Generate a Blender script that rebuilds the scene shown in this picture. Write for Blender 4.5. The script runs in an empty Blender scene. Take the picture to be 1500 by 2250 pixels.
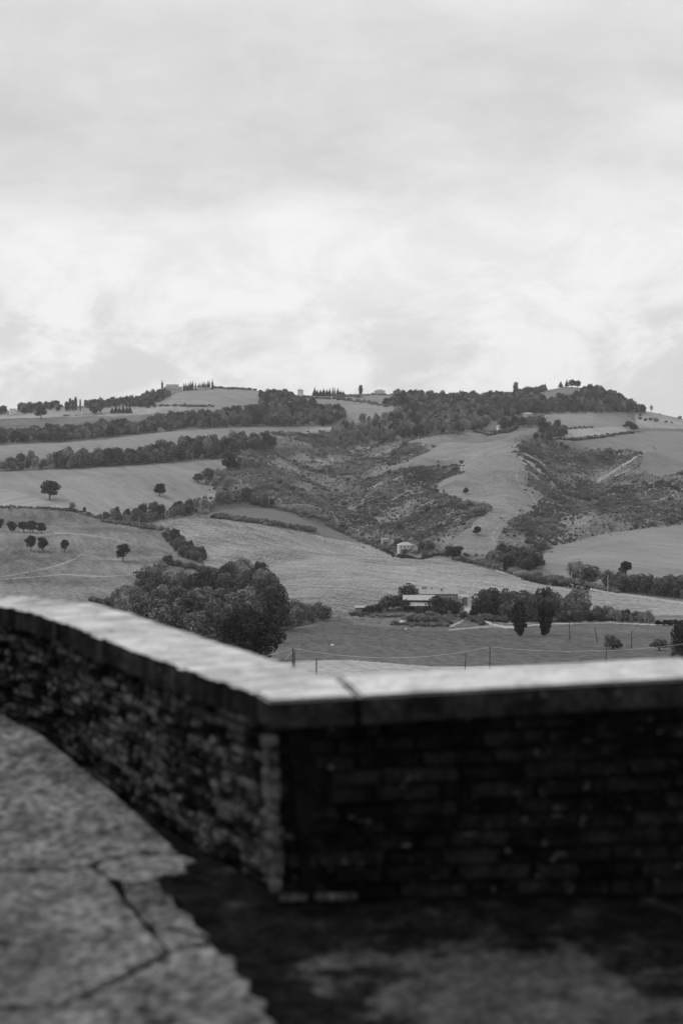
import bpy, bmesh, math, random
import numpy as np
from mathutils import Vector, Matrix

# ------------------------------------------------------------------ camera, sky, sun, exposure
scene = bpy.context.scene
col = scene.collection
F, CX, CY = 3125.0, 750.0, 1125.0          # focal length and centre in photograph pixels
HORIZON = 930.0
PITCH = math.atan((CY - HORIZON) / F)
cam_data = bpy.data.cameras.new('camera')
cam_data.sensor_fit = 'VERTICAL'; cam_data.sensor_height = 36.0; cam_data.sensor_width = 24.0
cam_data.lens = 50.0
cam_data.clip_start = 0.1; cam_data.clip_end = 20000
cam_data.dof.use_dof = True; cam_data.dof.focus_distance = 1100.0; cam_data.dof.aperture_fstop = 1.9
cam = bpy.data.objects.new('camera', cam_data); col.objects.link(cam)
cam.location = (0, 0, 0)
cam.rotation_euler = (math.pi / 2 - PITCH, 0, 0)
scene.camera = cam

SUN_EL, SUN_AZ = math.radians(43), math.radians(-50)      # ahead and to the left, behind thin cloud
world = bpy.data.worlds.new('World'); scene.world = world; world.use_nodes = True
nt = world.node_tree; nt.nodes.clear()

class NT:
    def __init__(s, tree): s.t = tree
    def n(s, typ, **kw):
        nd = s.t.nodes.new(typ)
        for k, v in kw.items():
            if k.startswith('i_'):
                key = k[2:]; key = int(key) if key.isdigit() else key.replace('_', ' ')
                if hasattr(v, 'bl_rna') and isinstance(v, bpy.types.NodeSocket): s.t.links.new(v, nd.inputs[key])
                else: nd.inputs[key].default_value = v
            else: setattr(nd, k, v)
        return nd
    def math(s, op, a, b=0.0, c=0.0, clamp=False):
        nd = s.t.nodes.new('ShaderNodeMath'); nd.operation = op; nd.use_clamp = clamp
        for i, v in enumerate((a, b, c)):
            if isinstance(v, bpy.types.NodeSocket): s.t.links.new(v, nd.inputs[i])
            else: nd.inputs[i].default_value = v
        return nd.outputs[0]
    def vmath(s, op, a, b=(0, 0, 0)):
        nd = s.t.nodes.new('ShaderNodeVectorMath'); nd.operation = op
        for i, v in enumerate((a, b)):
            if isinstance(v, bpy.types.NodeSocket): s.t.links.new(v, nd.inputs[i])
            else: nd.inputs[i].default_value = v
        return nd.outputs[0]
    def rng(s, v, a, b, c, d, smooth=True):
        nd = s.t.nodes.new('ShaderNodeMapRange'); nd.interpolation_type = 'SMOOTHSTEP' if smooth else 'LINEAR'
        s.t.links.new(v, nd.inputs[0])
        for i, x in enumerate((a, b, c, d)):
            if isinstance(x, bpy.types.NodeSocket): s.t.links.new(x, nd.inputs[i + 1])
            else: nd.inputs[i + 1].default_value = x
        return nd.outputs[0]
    def noise(s, vec, scale, detail=4, rough=0.55, dist=0.0):
        nd = s.t.nodes.new('ShaderNodeTexNoise')
        if vec is not None: s.t.links.new(vec, nd.inputs['Vector'])
        nd.inputs['Scale'].default_value = scale; nd.inputs['Detail'].default_value = detail
        nd.inputs['Roughness'].default_value = rough; nd.inputs['Distortion'].default_value = dist
        return nd.outputs['Fac']

W = NT(nt)
skytex = W.n('ShaderNodeTexSky', sky_type='NISHITA', sun_disc=False, sun_elevation=SUN_EL, sun_rotation=SUN_AZ)
skybw = W.n('ShaderNodeRGBToBW', i_0=skytex.outputs[0]).outputs[0]
tc = W.n('ShaderNodeTexCoord').outputs['Generated']
sep = W.n('ShaderNodeSeparateXYZ', i_0=tc)
ez = W.math('MAXIMUM', sep.outputs['Z'], 0.0)
# cloud coordinates: a cloud layer overhead, foreshortened towards the horizon
den = W.math('ADD', ez, 0.16)
cu = W.math('DIVIDE', sep.outputs['X'], den); cv = W.math('DIVIDE', sep.outputs['Y'], den)
cvec = W.n('ShaderNodeCombineXYZ', i_0=cu, i_1=cv, i_2=0.0).outputs[0]
n1 = W.noise(W.vmath('ADD', cvec, (3.1, 1.7, 0.0)), 0.9, 5, 0.5, 0.3)
n2 = W.noise(W.vmath('ADD', cvec, (7.3, 4.2, 2.0)), 3.0, 7, 0.58, 0.4)
n3 = W.noise(W.vmath('MULTIPLY', tc, (11.0, 11.0, 19.0)), 1.0, 9, 0.62, 0.35)      # cumulus texture low down
nA = W.noise(W.vmath('MULTIPLY', tc, (5.0, 5.0, 9.0)), 1.0, 4, 0.5, 0.2)
elev = W.math('ADD', ez, W.math('MULTIPLY_ADD', nA, 0.13, -0.065))
deck = W.rng(elev, 0.128, 0.160, 0.0, 1.0)                    # grey deck overhead, brighter gap below it
deck2 = W.rng(elev, 0.15, 0.36, 0.0, 1.15)                     # deck thins upwards
gap = W.rng(elev, 0.05, 0.12, 0.0, 1.0)
low = W.math('MULTIPLY', W.math('SUBTRACT', 1.0, gap), W.rng(n3, 0.42, 0.58, -0.5, 0.5))
v = W.math('ADD', 8.1, W.math('MULTIPLY', gap, 0.75))
v = W.math('ADD', v, low)
v = W.math('ADD', v, W.math('MULTIPLY', W.rng(n3, 0.36, 0.64, -0.60, 0.55), W.rng(ez, 0.10, 0.2, 1.0, 0.45)))
v = W.math('SUBTRACT', v, W.math('MULTIPLY', deck, 1.45))
v = W.math('ADD', v, W.math('MULTIPLY', deck, W.math('ADD', deck2, W.rng(n1, 0.35, 0.65, -0.7, 0.7))))
v = W.math('ADD', v, W.math('MULTIPLY', W.rng(n2, 0.3, 0.7, -0.4, 0.4), W.rng(ez, 0.07, 0.2, 0.0, 1.0)))
skyval = W.math('ADD', W.math('MULTIPLY', v, 0.93), W.math('MULTIPLY', skybw, 0.07))
bg = W.n('ShaderNodeBackground', i_Color=skyval, i_Strength=0.10)
wout = W.n('ShaderNodeOutputWorld'); nt.links.new(bg.outputs[0], wout.inputs[0])

sun_data = bpy.data.lights.new('sun', 'SUN'); sun_data.energy = 1.5; sun_data.angle = math.radians(12)
sun_data.color = (1.0, 0.995, 0.985)
sun = bpy.data.objects.new('sun', sun_data); col.objects.link(sun)
sdir = Vector((math.sin(SUN_AZ) * math.cos(SUN_EL), math.cos(SUN_AZ) * math.cos(SUN_EL), math.sin(SUN_EL)))
sun.rotation_euler = sdir.to_track_quat('Z', 'Y').to_euler()
sun.location = (30, -40, 60)

vs = scene.view_settings
vs.view_transform = 'Standard'; vs.look = 'None'; vs.gamma = 1.0; vs.exposure = 0.0; vs.use_curve_mapping = False
scene.render.engine = 'CYCLES'
scene.cycles.max_bounces = 6; scene.cycles.diffuse_bounces = 3; scene.cycles.transparent_max_bounces = 6
scene.cycles.volume_bounces = 1; scene.cycles.transmission_bounces = 2; scene.cycles.glossy_bounces = 2

rnd = random.Random(11)
rng = np.random.default_rng(7)

# ------------------------------------------------------------------ helpers
def ray(px, py):
    a = (px - CX) / F; b = -(py - CY) / F
    cp, sp = math.cos(PITCH), math.sin(PITCH)
    return np.array([a, cp + b * sp, -sp + b * cp])
def on_plane(px, py, z):
    d = ray(px, py); return Vector((d * (z / d[2])).tolist())
def project(x, y, z):
    cp, sp = math.cos(PITCH), math.sin(PITCH)
    depth = y * cp - z * sp; up = y * sp + z * cp
    return CX + F * x / depth, CY - F * up / depth

def tag(o, label=None, cat=None, group=None, kind=None):
    if label: o['label'] = label
    if cat: o['category'] = cat
    if group: o['group'] = group
    if kind: o['kind'] = kind
    return o
def link(name, me, parent=None):
    o = bpy.data.objects.new(name, me); col.objects.link(o)
    if parent is not None: o.parent = parent
    return o
def empty(name, loc=(0, 0, 0), rz=0.0):
    o = bpy.data.objects.new(name, None); col.objects.link(o)
    o.location = loc; o.rotation_euler = (0, 0, rz); o.empty_display_size = 0.3
    return o
class MB:
    """collects simple shapes into one mesh"""
    def __init__(s): s.v = []; s.f = []
    def add(s, vs, fs):
        k = len(s.v); s.v += [tuple(p) for p in vs]; s.f += [tuple(i + k for i in f) for f in fs]; return s
    def box(s, x0, x1, y0, y1, z0, z1):
        return s.add([(x0,y0,z0),(x1,y0,z0),(x1,y1,z0),(x0,y1,z0),(x0,y0,z1),(x1,y0,z1),(x1,y1,z1),(x0,y1,z1)],
                     [(0,3,2,1),(4,5,6,7),(0,1,5,4),(1,2,6,5),(2,3,7,6),(3,0,4,7)])
    def prism(s, pts, z0, z1):
        n = len(pts); vs = [(p[0], p[1], z0) for p in pts] + [(p[0], p[1], z1) for p in pts]
        return s.add(vs, [tuple(range(n))[::-1], tuple(range(n, 2*n))] + [(i, (i+1) % n, n + (i+1) % n, n + i) for i in range(n)])
    def tube(s, pts, rads, n=7, cap=True):
        rings = []
        for i, p in enumerate(pts):
            p = Vector(p); a = Vector(pts[max(i-1, 0)]); b = Vector(pts[min(i+1, len(pts)-1)])
            d = (b - a).normalized(); q = d.to_track_quat('Z', 'Y')
            rings.append([p + q @ Vector((math.cos(t*2*math.pi/n)*rads[i], math.sin(t*2*math.pi/n)*rads[i], 0)) for t in range(n)])
        vs = [v for r in rings for v in r]; fs = []
        for i in range(len(pts)-1):
            for t in range(n): fs.append((i*n+t, i*n+(t+1) % n, (i+1)*n+(t+1) % n, (i+1)*n+t))
        if cap: fs += [tuple(range(n))[::-1], tuple(range((len(pts)-1)*n, len(pts)*n))]
        return s.add(vs, fs)
    def mesh(s, name, mat, smooth=False):
        me = bpy.data.meshes.new(name); me.from_pydata(s.v, [], s.f); me.update()
        if mat: me.materials.append(mat)
        if smooth: me.polygons.foreach_set('use_smooth', [True]*len(me.polygons))
        return me
    def build(s, name, mat, parent=None, smooth=False): return link(name, s.mesh(name, mat, smooth), parent)

def np_mesh(name, verts, quads, mat, smooth=False):
    me = bpy.data.meshes.new(name); nv, nq = len(verts), len(quads)
    me.vertices.add(nv); me.vertices.foreach_set('co', np.asarray(verts, np.float32).ravel())
    me.loops.add(nq*4); me.loops.foreach_set('vertex_index', np.asarray(quads, np.int32).ravel())
    me.polygons.add(nq); me.polygons.foreach_set('loop_start', np.arange(0, nq*4, 4, dtype=np.int32))
    try: me.polygons.foreach_set('loop_total', np.full(nq, 4, np.int32))
    except Exception: pass
    if smooth: me.polygons.foreach_set('use_smooth', np.ones(nq, bool))
    me.materials.append(mat); me.update(calc_edges=True); me.validate()
    return me

# ------------------------------------------------------------------ materials (the photograph is black and white: all greys)
def grey(v): return (v, v, v * 1.0, 1.0)
def new_mat(name, rough=0.9, spec=0.15):
    m = bpy.data.materials.new(name); m.use_nodes = True
    t = NT(m.node_tree); b = m.node_tree.nodes['Principled BSDF']
    b.inputs['Roughness'].default_value = rough; b.inputs['Specular IOR Level'].default_value = spec
    return m, t, b
def plain(name, v, var=0.25, scale=3.0, rough=0.85, bump=0.0, bscale=20.0, per_obj=0.0, spec=0.2):
    m, t, b = new_mat(name, rough, spec)
    p = t.n('ShaderNodeTexCoord').outputs['Object']
    f = t.rng(t.noise(p, scale, 5, 0.6), 0.3, 0.7, v*(1-var), v*(1+var))
    if per_obj:
        r = t.n('ShaderNodeObjectInfo').outputs['Random']
        f = t.math('MULTIPLY', f, t.rng(r, 0, 1, 1-per_obj, 1+per_obj, False))
    t.t.links.new(f, b.inputs['Base Color'])
    if bump:
        bn = t.n('ShaderNodeBump', i_Strength=bump, i_Distance=0.01, i_Height=t.noise(p, bscale, 5, 0.6))
        t.t.links.new(bn.outputs[0], b.inputs['Normal'])
    return m
def field_mat(name, v, ang=0.0, row=6.0, row_amt=0.12, var=0.15, fine=0.16, clod=0.35, patch=130.0, stretch=9.0):
    """worked land: large soft patches, streaks along the working direction, fine grain"""
    m, t, b = new_mat(name, 0.95, 0.05)
    p = t.n('ShaderNodeNewGeometry').outputs['Position']
    mp = t.n('ShaderNodeMapping', i_Vector=p); mp.inputs['Rotation'].default_value = (0, 0, ang)
    q = t.vmath('MULTIPLY', mp.outputs[0], (1.0/stretch, 1.0, 0.3))
    big = t.noise(p, 1.0/patch, 4, 0.5)
    st = t.noise(q, 1.0/row, 3, 0.6, 0.1)
    st2 = t.noise(q, 3.1/row, 2, 0.5)
    fn = t.noise(t.vmath('MULTIPLY', p, (1, 0.45, 1)), 0.55, 3, 0.7)
    f = t.math('ADD', 1.0, t.rng(big, 0.3, 0.7, -var, var))
    f = t.math('ADD', f, t.rng(st, 0.3, 0.7, -row_amt, row_amt))
    f = t.math('ADD', f, t.rng(st2, 0.3, 0.7, -row_amt*0.6, row_amt*0.6))
    f = t.math('ADD', f, t.rng(fn, 0.3, 0.7, -fine, fine))
    f = t.math('MULTIPLY', f, v)
    t.t.links.new(f, b.inputs['Base Color'])
    h = t.math('ADD', t.math('MULTIPLY', fn, 0.6), t.math('MULTIPLY', st2, 0.6))
    bn = t.n('ShaderNodeBump', i_Strength=clod, i_Distance=1.2, i_Height=h)
    t.t.links.new(bn.outputs[0], b.inputs['Normal'])
    return m
def leaf_mat(name, lo, hi, trans=0.25, stand=0):
    m, t, b = new_mat(name, 0.8, 0.12)
    r = t.n('ShaderNodeObjectInfo').outputs['Random']
    p = t.n('ShaderNodeTexCoord').outputs['Object']
    nz = t.noise(p, 5.0, 2, 0.6)
    f = t.math('MULTIPLY', t.rng(r, 0, 1, lo, hi, False), t.rng(nz, 0.32, 0.68, 0.55, 1.6))
    if stand:      # neighbouring plants of one species share a tone
        w = t.n('ShaderNodeNewGeometry').outputs['Position']
        f = t.math('MULTIPLY', f, t.rng(t.noise(w, 1.0/stand, 3, 0.55), 0.35, 0.65, 0.6, 1.4))
    t.t.links.new(f, b.inputs['Base Color'])
    tr = t.n('ShaderNodeBsdfTranslucent', i_0=f)
    mx = t.n('ShaderNodeMixShader', i_0=trans); t.t.links.new(b.outputs[0], mx.inputs[1]); t.t.links.new(tr.outputs[0], mx.inputs[2])
    t.t.links.new(mx.outputs[0], m.node_tree.nodes['Material Output'].inputs[0])
    return m
# ------------------------------------------------------------------ terrain
def vnoise(x, y, seed=0):
    xi = np.floor(x).astype(np.int64); yi = np.floor(y).astype(np.int64); fx = x - xi; fy = y - yi
    fx = fx*fx*fx*(fx*(fx*6-15)+10); fy = fy*fy*fy*(fy*(fy*6-15)+10)
    def h(a, b):
        n = (a*374761393 + b*668265263 + seed*974711) & 0xffffffff
        n = ((n ^ (n >> 13)) * 1274126177) & 0xffffffff
        return ((n ^ (n >> 16)) & 0xffff) / 65535.0
    return (h(xi, yi)*(1-fx) + h(xi+1, yi)*fx)*(1-fy) + (h(xi, yi+1)*(1-fx) + h(xi+1, yi+1)*fx)*fy
def fbm(x, y, wl, oct=4, seed=0, gain=0.5):
    s = 0; a = 1; tot = 0
    for i in range(oct):
        s = s + a*(vnoise(x/wl, y/wl, seed+i*17)*2-1); tot += a; a *= gain; wl *= 0.5
    return s/tot
def ridged(x, y, wl, oct=3, seed=0):
    s = 0; a = 1; tot = 0
    for i in range(oct):
        s = s + a*(1-np.abs(vnoise(x/wl, y/wl, seed+i*29)*2-1)*2); tot += a; a *= 0.5; wl *= 0.5
    return s/tot

BASE_D  = [  3,   14,   40,  100,  170, 230, 300, 420, 600, 690, 820, 1000, 1130, 1230, 1370, 1520, 1720, 1980, 2250]
BASE_PY = [9000, 3100, 2050, 1680, 1545,1500,1462,1400,1340,1300,1250, 1200, 1150, 1100, 1050, 1000,  950,  900, 853]
CREST_X = [-600,-200,  0, 100, 200, 300, 350, 400, 470, 560, 640, 700, 780, 850, 950,1050,1110,1180,1240,1300,1345,1400,1430,1500,1800,2200]
CREST_Y = [ 915, 910,905, 900, 893, 884, 868, 858, 852, 857, 867, 869, 866, 866, 872, 874, 872, 860, 849, 853, 870, 899, 905, 918, 925, 925]
def base_py(D, px):
    b = np.interp(D, BASE_D, BASE_PY)
    c = np.interp(px, CREST_X, CREST_Y)
    g = np.clip((1000-b)/147.0, 0, 1)
    return np.where(D > 1520, 1000-(1000-c)*g, b)
def base_z(D, px):
    z = -(base_py(np.minimum(D, 2250), px)-HORIZON)/F*np.minimum(D, 2250)
    k = np.clip((D-2250)/2250.0, 0, 1)
    return z*(1-k)**2 - 75*(1-(1-k)**2)
def inv_D(px, py):
    Ds = np.linspace(100, 2250, 800); p = base_py(Ds, np.full(800, float(px)))
    i = np.argmax(p <= py) if (p <= py).any() else 799
    return Ds[i]
def img_line(pts):
    out = []
    for px, py in pts:
        D = inv_D(px, py); out.append(((px-CX)/F*D, D))
    return out
def seg_dist(X, Y, line):
    best = np.full(X.shape, 1e9)
    for (ax, ay), (bx, by) in zip(line[:-1], line[1:]):
        dx, dy = bx-ax, by-ay; L = dx*dx+dy*dy+1e-9
        t = np.clip(((X-ax)*dx+(Y-ay)*dy)/L, 0, 1)
        best = np.minimum(best, np.hypot(X-ax-t*dx, Y-ay-t*dy))
    return best
RELIEF = [  # (line in the picture, height in metres, half width in metres)
    ([(775,940),(750,980),(722,1040),(745,1100),(800,1160),(850,1185)], -24, 62),
    ([(960,960),(1000,1000),(880,1060),(800,1100)], 9, 32),
    ([(1060,1050),(960,1090),(860,1140)], 9, 32),
    ([(1010,1040),(940,1060),(850,1110)], -8, 24),
    ([(1150,958),(1150,1020),(1120,1100),(1060,1195)], 15, 48),
    ([(1275,992),(1290,1050),(1265,1100),(1190,1165),(1125,1215)], -17, 52),
    ([(1275,985),(1270,1030)], 12, 20),
    ([(1520,1060),(1410,1085),(1320,1150)], 9, 34),
    ([(1430,1000),(1400,1030),(1330,1075)], 8, 28),
    ([(560,1010),(620,1060),(690,1110)], 10, 40),
    ([(600,1000),(680,1030)], 8, 25),
    ([(400,1148),(560,1155),(720,1185)], 6, 45),
    ([(560,1225),(500,1290),(420,1360)], -7, 34),
    ([(470,1215),(380,1180),(330,1140)], -6, 30),
    ([(150,1200),(260,1185)], 6, 55),
    ([(770,1350),(900,1352)], 2.5, 16),
    ([(200,1060),(350,1055)], 5, 60),
    ([(420,1105),(470,1060)], -5, 30),
    ([(1330,1215),(1500,1195)], 5, 70),
]
RELIEF = [(img_line(l), a, w) for l, a, w in RELIEF]
SCRUB_AREA = [(430,1132),(470,1070),(500,1030),(560,985),(640,960),(730,945),(840,968),(900,950),(1060,950),(1130,965),(1180,955),(1240,975),(1420,985),
              (1520,1030),(1700,1040),(1700,1140),(1500,1150),(1310,1172),(1180,1215),(1060,1222),(1000,1225),(870,1208),(780,1180),(720,1150),(560,1105)]
def in_poly(px, py, poly):
    c = np.zeros(px.shape, bool); n = len(poly)
    for i in range(n):
        x0, y0 = poly[i]; x1, y1 = poly[(i+1) % n]
        if y0 == y1: continue
        hit = ((y0 > py) != (y1 > py)) & (px < (x1-x0)*(py-y0)/(y1-y0)+x0)
        c ^= hit
    return c
def terrain_z(X, Y):
    r = np.hypot(X, Y); th = np.arctan2(X, Y)
    front = np.cos(np.clip(th, -math.pi, math.pi))
    D = np.where(np.abs(th) < 0.6, Y, r*math.cos(0.6))
    px = CX + F*np.tan(np.clip(th, -0.45, 0.45))
    z = base_z(D, px)
    for line, a, w in RELIEF:
        z = z + a*np.exp(-(seg_dist(X, Y, line)/w)**2)
    far = np.clip((D-250)/500.0, 0, 1)
    z = z + far*3.0*fbm(X, Y, 230, 3, 3) + far*0.6*fbm(X, Y, 45, 2, 9)
    return z
# polar grid: fine inside the view, coarse around the rest of the horizon
th_f = np.arctan(np.linspace(-1010, 1010, 740)/F)
lim = th_f[-1]
th_side = lim + np.cumsum(np.geomspace(0.002, 0.12, 34))
th_side = th_side[th_side < math.pi-0.05]
th = np.concatenate([-th_side[::-1], th_f, th_side])
py_rows = np.concatenate([np.linspace(1560, 1010, 470), np.linspace(1009, 853, 190)])
r_mid = np.interp(-py_rows, [-p for p in BASE_PY], BASE_D)
r_all = np.concatenate([np.geomspace(3, r_mid[0]*0.97, 22), r_mid, np.linspace(2256, 2420, 16), np.geomspace(2450, 4500, 12)])
TH, R = np.meshgrid(th, r_all)
GX = R*np.tan(np.clip(TH, -lim, lim)); GX = np.where(np.abs(TH) <= lim+1e-6, GX, R*np.sin(TH)/math.cos(lim))
GY = np.where(np.abs(TH) <= lim+1e-6, R, R*np.cos(TH)/math.cos(lim))
GZ = terrain_z(GX, GY)
PXg, PYg = project(GX, np.maximum(GY, 1.0), GZ)
ahead = (np.abs(TH) < 0.5) & (GY > 120)
# eroded gullies inside the scrub
wob = 14*fbm(GX, GY, 60, 2, 41)
inscrub = in_poly(PXg + wob, PYg + 0.5*wob, SCRUB_AREA) & ahead
soft = inscrub.astype(float)
for _ in range(6):
    soft[1:-1, 1:-1] = (soft[1:-1, 1:-1]*2 + soft[2:, 1:-1] + soft[:-2, 1:-1] + soft[1:-1, 2:] + soft[1:-1, :-2])/6
GZ = GZ + soft*(14.0*ridged(GX + 0.35*GY, GY*0.5, 90, 3, 5) - 2.5)
PXg, PYg = project(GX, np.maximum(GY, 1.0), GZ)
i0, i1 = len(th_side), len(th_side)+len(th_f)
def hit(px, py):
    """where the view ray through a picture point meets the land (numpy arrays)"""
    px = np.atleast_1d(np.asarray(px, float)); py = np.atleast_1d(np.asarray(py, float))
    out = np.zeros((len(px), 3)); ys = r_all[22:]
    for k in range(len(px)):
        d = ray(px[k], py[k]); s = d[0]/d[1]; e = d[2]/d[1]
        c = np.interp(s*F, np.linspace(-1010, 1010, 740), np.arange(740)); c0 = int(min(c, 738)); f = c-c0
        zc = GZ[22:, i0+c0]*(1-f)+GZ[22:, i0+c0+1]*f
        h = zc >= e*ys
        j = int(np.argmax(h)) if h.any() else int(np.argmax(zc/ys))
        out[k] = (s*ys[j], ys[j], zc[j])
    return out
def hit1(px, py): return Vector(hit([px], [py])[0].tolist())
_rr = r_all
def ground_z(X, Y):
    """height of the built grid at plan positions inside the view"""
    X = np.atleast_1d(X); Y = np.atleast_1d(Y)
    c = np.clip(np.interp(X/Y*F, np.linspace(-1010, 1010, 740), np.arange(740)), 0, 738.99) + i0
    r = np.clip(np.interp(Y, _rr, np.arange(len(_rr))), 0, len(_rr)-1.01)
    c0 = c.astype(int); r0 = r.astype(int); fc = c-c0; fr = r-r0
    return (GZ[r0, c0]*(1-fc)+GZ[r0, c0+1]*fc)*(1-fr)+(GZ[r0+1, c0]*(1-fc)+GZ[r0+1, c0+1]*fc)*fr

# land use: (object name, outline or line in the picture, material)
M = {}
M['rough'] = field_mat('rough_grass', 0.130, 0.4, 5, 0.18, 0.25, 0.35, 0.6, 60, 2.5)
M['scrub'] = field_mat('scrub_earth', 0.135, 0.9, 7, 0.25, 0.45, 0.45, 0.8, 45, 3)
M['stubble'] = field_mat('stubble', 0.330, 1.45, 3.0, 0.10, 0.10, 0.16, 0.35, 60, 12)
M['plough'] = field_mat('ploughed_earth', 0.105, 1.5, 3.2, 0.13, 0.16, 0.30, 0.7, 90, 8)
M['mown'] = field_mat('mown_hay', 0.220, 0.95, 5.5, 0.20, 0.24, 0.34, 0.5, 110, 7)
M['dark'] = field_mat('tilled_dark', 0.145, 0.8, 7, 0.08, 0.12, 0.10, 0.3, 150, 9)
M['lowleft'] = field_mat('pasture', 0.145, 1.3, 7, 0.20, 0.30, 0.30, 0.6, 80, 6)
M['pale'] = field_mat('pale_stubble', 0.260, -0.9, 8, 0.16, 0.10, 0.10, 0.3, 90, 20)
M['midleft'] = field_mat('harrowed', 0.200, 1.1, 11, 0.11, 0.20, 0.12, 0.2, 150, 9)
M['strip'] = field_mat('harrowed_far', 0.205, 1.2, 9, 0.08, 0.12, 0.08, 0.2, 150, 8)
M['farlight'] = field_mat('far_grass', 0.250, 1.3, 9, 0.10, 0.2, 0.10, 0.2, 120, 8)
M['knoll'] = field_mat('knoll_grass', 0.215, 0.9, 10, 0.10, 0.12, 0.08, 0.2, 120, 9)
M['spur'] = field_mat('spur_grass', 0.185, 0.3, 9, 0.13, 0.20, 0.2, 0.25, 130, 6)
M['rightlow'] = field_mat('tilled_right', 0.200, 1.25, 10, 0.10, 0.15, 0.12, 0.25, 170, 10)
M['rightup'] = field_mat('tilled_upper', 0.180, 1.3, 10, 0.07, 0.12, 0.08, 0.2, 150, 9)
M['track'] = field_mat('white_gravel', 0.340, 0, 4, 0.05, 0.12, 0.15, 0.2, 40, 2)
M['path'] = field_mat('trodden_earth', 0.245, 0, 4, 0.05, 0.12, 0.2, 0.2, 40, 2)
M['clay'] = field_mat('bare_clay', 0.25, 0.6, 4, 0.15, 0.25, 0.3, 0.5, 30, 3)
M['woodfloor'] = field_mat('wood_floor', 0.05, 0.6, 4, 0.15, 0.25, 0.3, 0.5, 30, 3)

ZONES = [
 ('stubble_field', [(300,1620),(430,1500),(560,1462),(640,1453),(760,1450),(860,1457),(950,1464),(1090,1463),(1250,1458),(1400,1452),(1500,1446),(1760,1436),(1760,1620)], 'stubble'),
 ('ploughed_field', [(430,1500),(470,1420),(610,1388),(690,1376),(745,1352),(780,1372),(850,1380),(960,1384),(1060,1380),(1130,1382),(1280,1369),(1420,1372),(1500,1375),(1760,1378),(1760,1436),(1500,1446),(1400,1452),(1250,1458),(1090,1463),(950,1464),(860,1457),(760,1450),(640,1453),(560,1462)], 'plough'),
 ('hay_field', [(345,1152),(395,1139),(480,1137),(560,1150),(700,1177),(800,1195),(850,1216),(878,1228),(985,1227),(1060,1247),(1150,1273),(1250,1294),(1350,1305),(1500,1328),(1760,1350),(1760,1362),(1500,1352),(1430,1352),(1420,1362),(1100,1372),(1040,1345),(900,1322),(735,1350),(640,1350),(600,1290),(480,1260),(452,1245),(440,1215),(380,1180)], 'mown'),
 ('dark_field', [(430,1130),(500,1108),(545,1104),(590,1110),(660,1132),(720,1155),(790,1186),(780,1192),(700,1172),(560,1145),(470,1136)], 'dark'),
 ('pasture_field', [(-260,1118),(0,1117),(100,1119),(215,1140),(300,1155),(345,1160),(375,1195),(400,1240),(470,1262),(470,1290),(330,1310),(240,1375),(100,1400),(-260,1400)], 'lowleft'),
 ('pale_stubble_field', [(-260,1045),(0,1070),(50,1082),(100,1100),(165,1121),(100,1117),(0,1114),(-260,1112)], 'pale'),
 ('harrowed_field', [(-260,1040),(0,1037),(60,1034),(200,1029),(310,1022),(420,1013),(500,1008),(500,1030),(440,1045),(470,1072),(490,1090),(440,1122),(330,1140),(230,1138),(165,1121),(100,1100),(50,1082),(0,1070),(-260,1045)], 'midleft'),
 ('hedged_strip_field', [(-260,985),(0,979),(150,973),(280,961),(400,946),(560,938),(725,938),(726,949),(640,960),(560,972),(400,990),(200,1005),(0,1008),(-260,1010)], 'strip'),
 ('knoll_field', [(325,895),(365,875),(400,858),(470,850),(560,854),(600,868),(580,900),(480,905),(430,898),(380,897)], 'knoll'),
 ('far_meadow', [(-260,925),(0,920),(140,916),(250,915),(400,905),(430,897),(350,893),(240,893),(160,898),(0,906),(-260,915)], 'farlight'),
 ('saddle_field', [(640,866),(720,871),(800,876),(868,880),(862,905),(840,912),(780,930),(745,920),(700,886)], 'knoll'),
 ('villa_field', [(795,872),(860,862),(885,872),(866,884),(830,884)], 'spur'),
 ('hilltop_field', [(1170,872),(1198,851),(1240,844),(1300,849),(1270,858),(1240,872),(1200,880)], 'spur'),
 ('sloping_field', [(1180,940),(1215,906),(1300,902),(1362,904),(1395,926),(1380,936),(1280,942),(1240,945)], 'spur'),
 ('grass_bank_field', [(1200,962),(1240,943),(1380,936),(1400,943),(1390,952),(1300,962),(1240,972)], 'farlight'),
 ('upper_right_field', [(1190,968),(1240,970),(1300,962),(1392,951),(1500,948),(1760,945),(1760,985),(1500,985),(1415,998),(1380,988),(1260,984)], 'rightup'),
 ('crest_field', [(1392,908),(1430,902),(1500,912),(1760,920),(1760,945),(1500,943),(1400,941)], 'farlight'),
 ('tilled_slope_field', [(1415,998),(1500,985),(1760,985),(1760,1045),(1520,1040),(1445,1048),(1403,1026)], 'rightup'),
 ('spur_field', [(890,968),(960,956),(1040,950),(1130,948),(1185,936),(1175,960),(1135,982),(1150,1010),(1155,1035),(1170,1068),(1196,1090),(1190,1104),(1110,1155),(1096,1180),(1095,1200),(1085,1218),(1010,1222),(985,1190),(1030,1160),(1042,1145),(1078,1122),(1070,1106),(1030,1100),(985,1090),(950,1080),(980,1055),(1020,1040),(1000,1022),(930,1025),(870,1038),(840,1036),(880,1020),(920,1002),(945,988),(905,975)], 'spur'),
 ('lower_right_field', [(1180,1213),(1250,1195),(1312,1172),(1400,1162),(1500,1150),(1760,1138),(1760,1320),(1500,1305),(1400,1292),(1330,1285),(1240,1265),(1195,1250)], 'rightlow'),
 ('grove_floor', [(230,1372),(320,1305),(350,1290),(470,1290),(540,1255),(590,1275),(625,1330),(735,1356),(620,1388),(560,1430),(450,1445),(350,1410)], 'woodfloor'),
]
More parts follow.
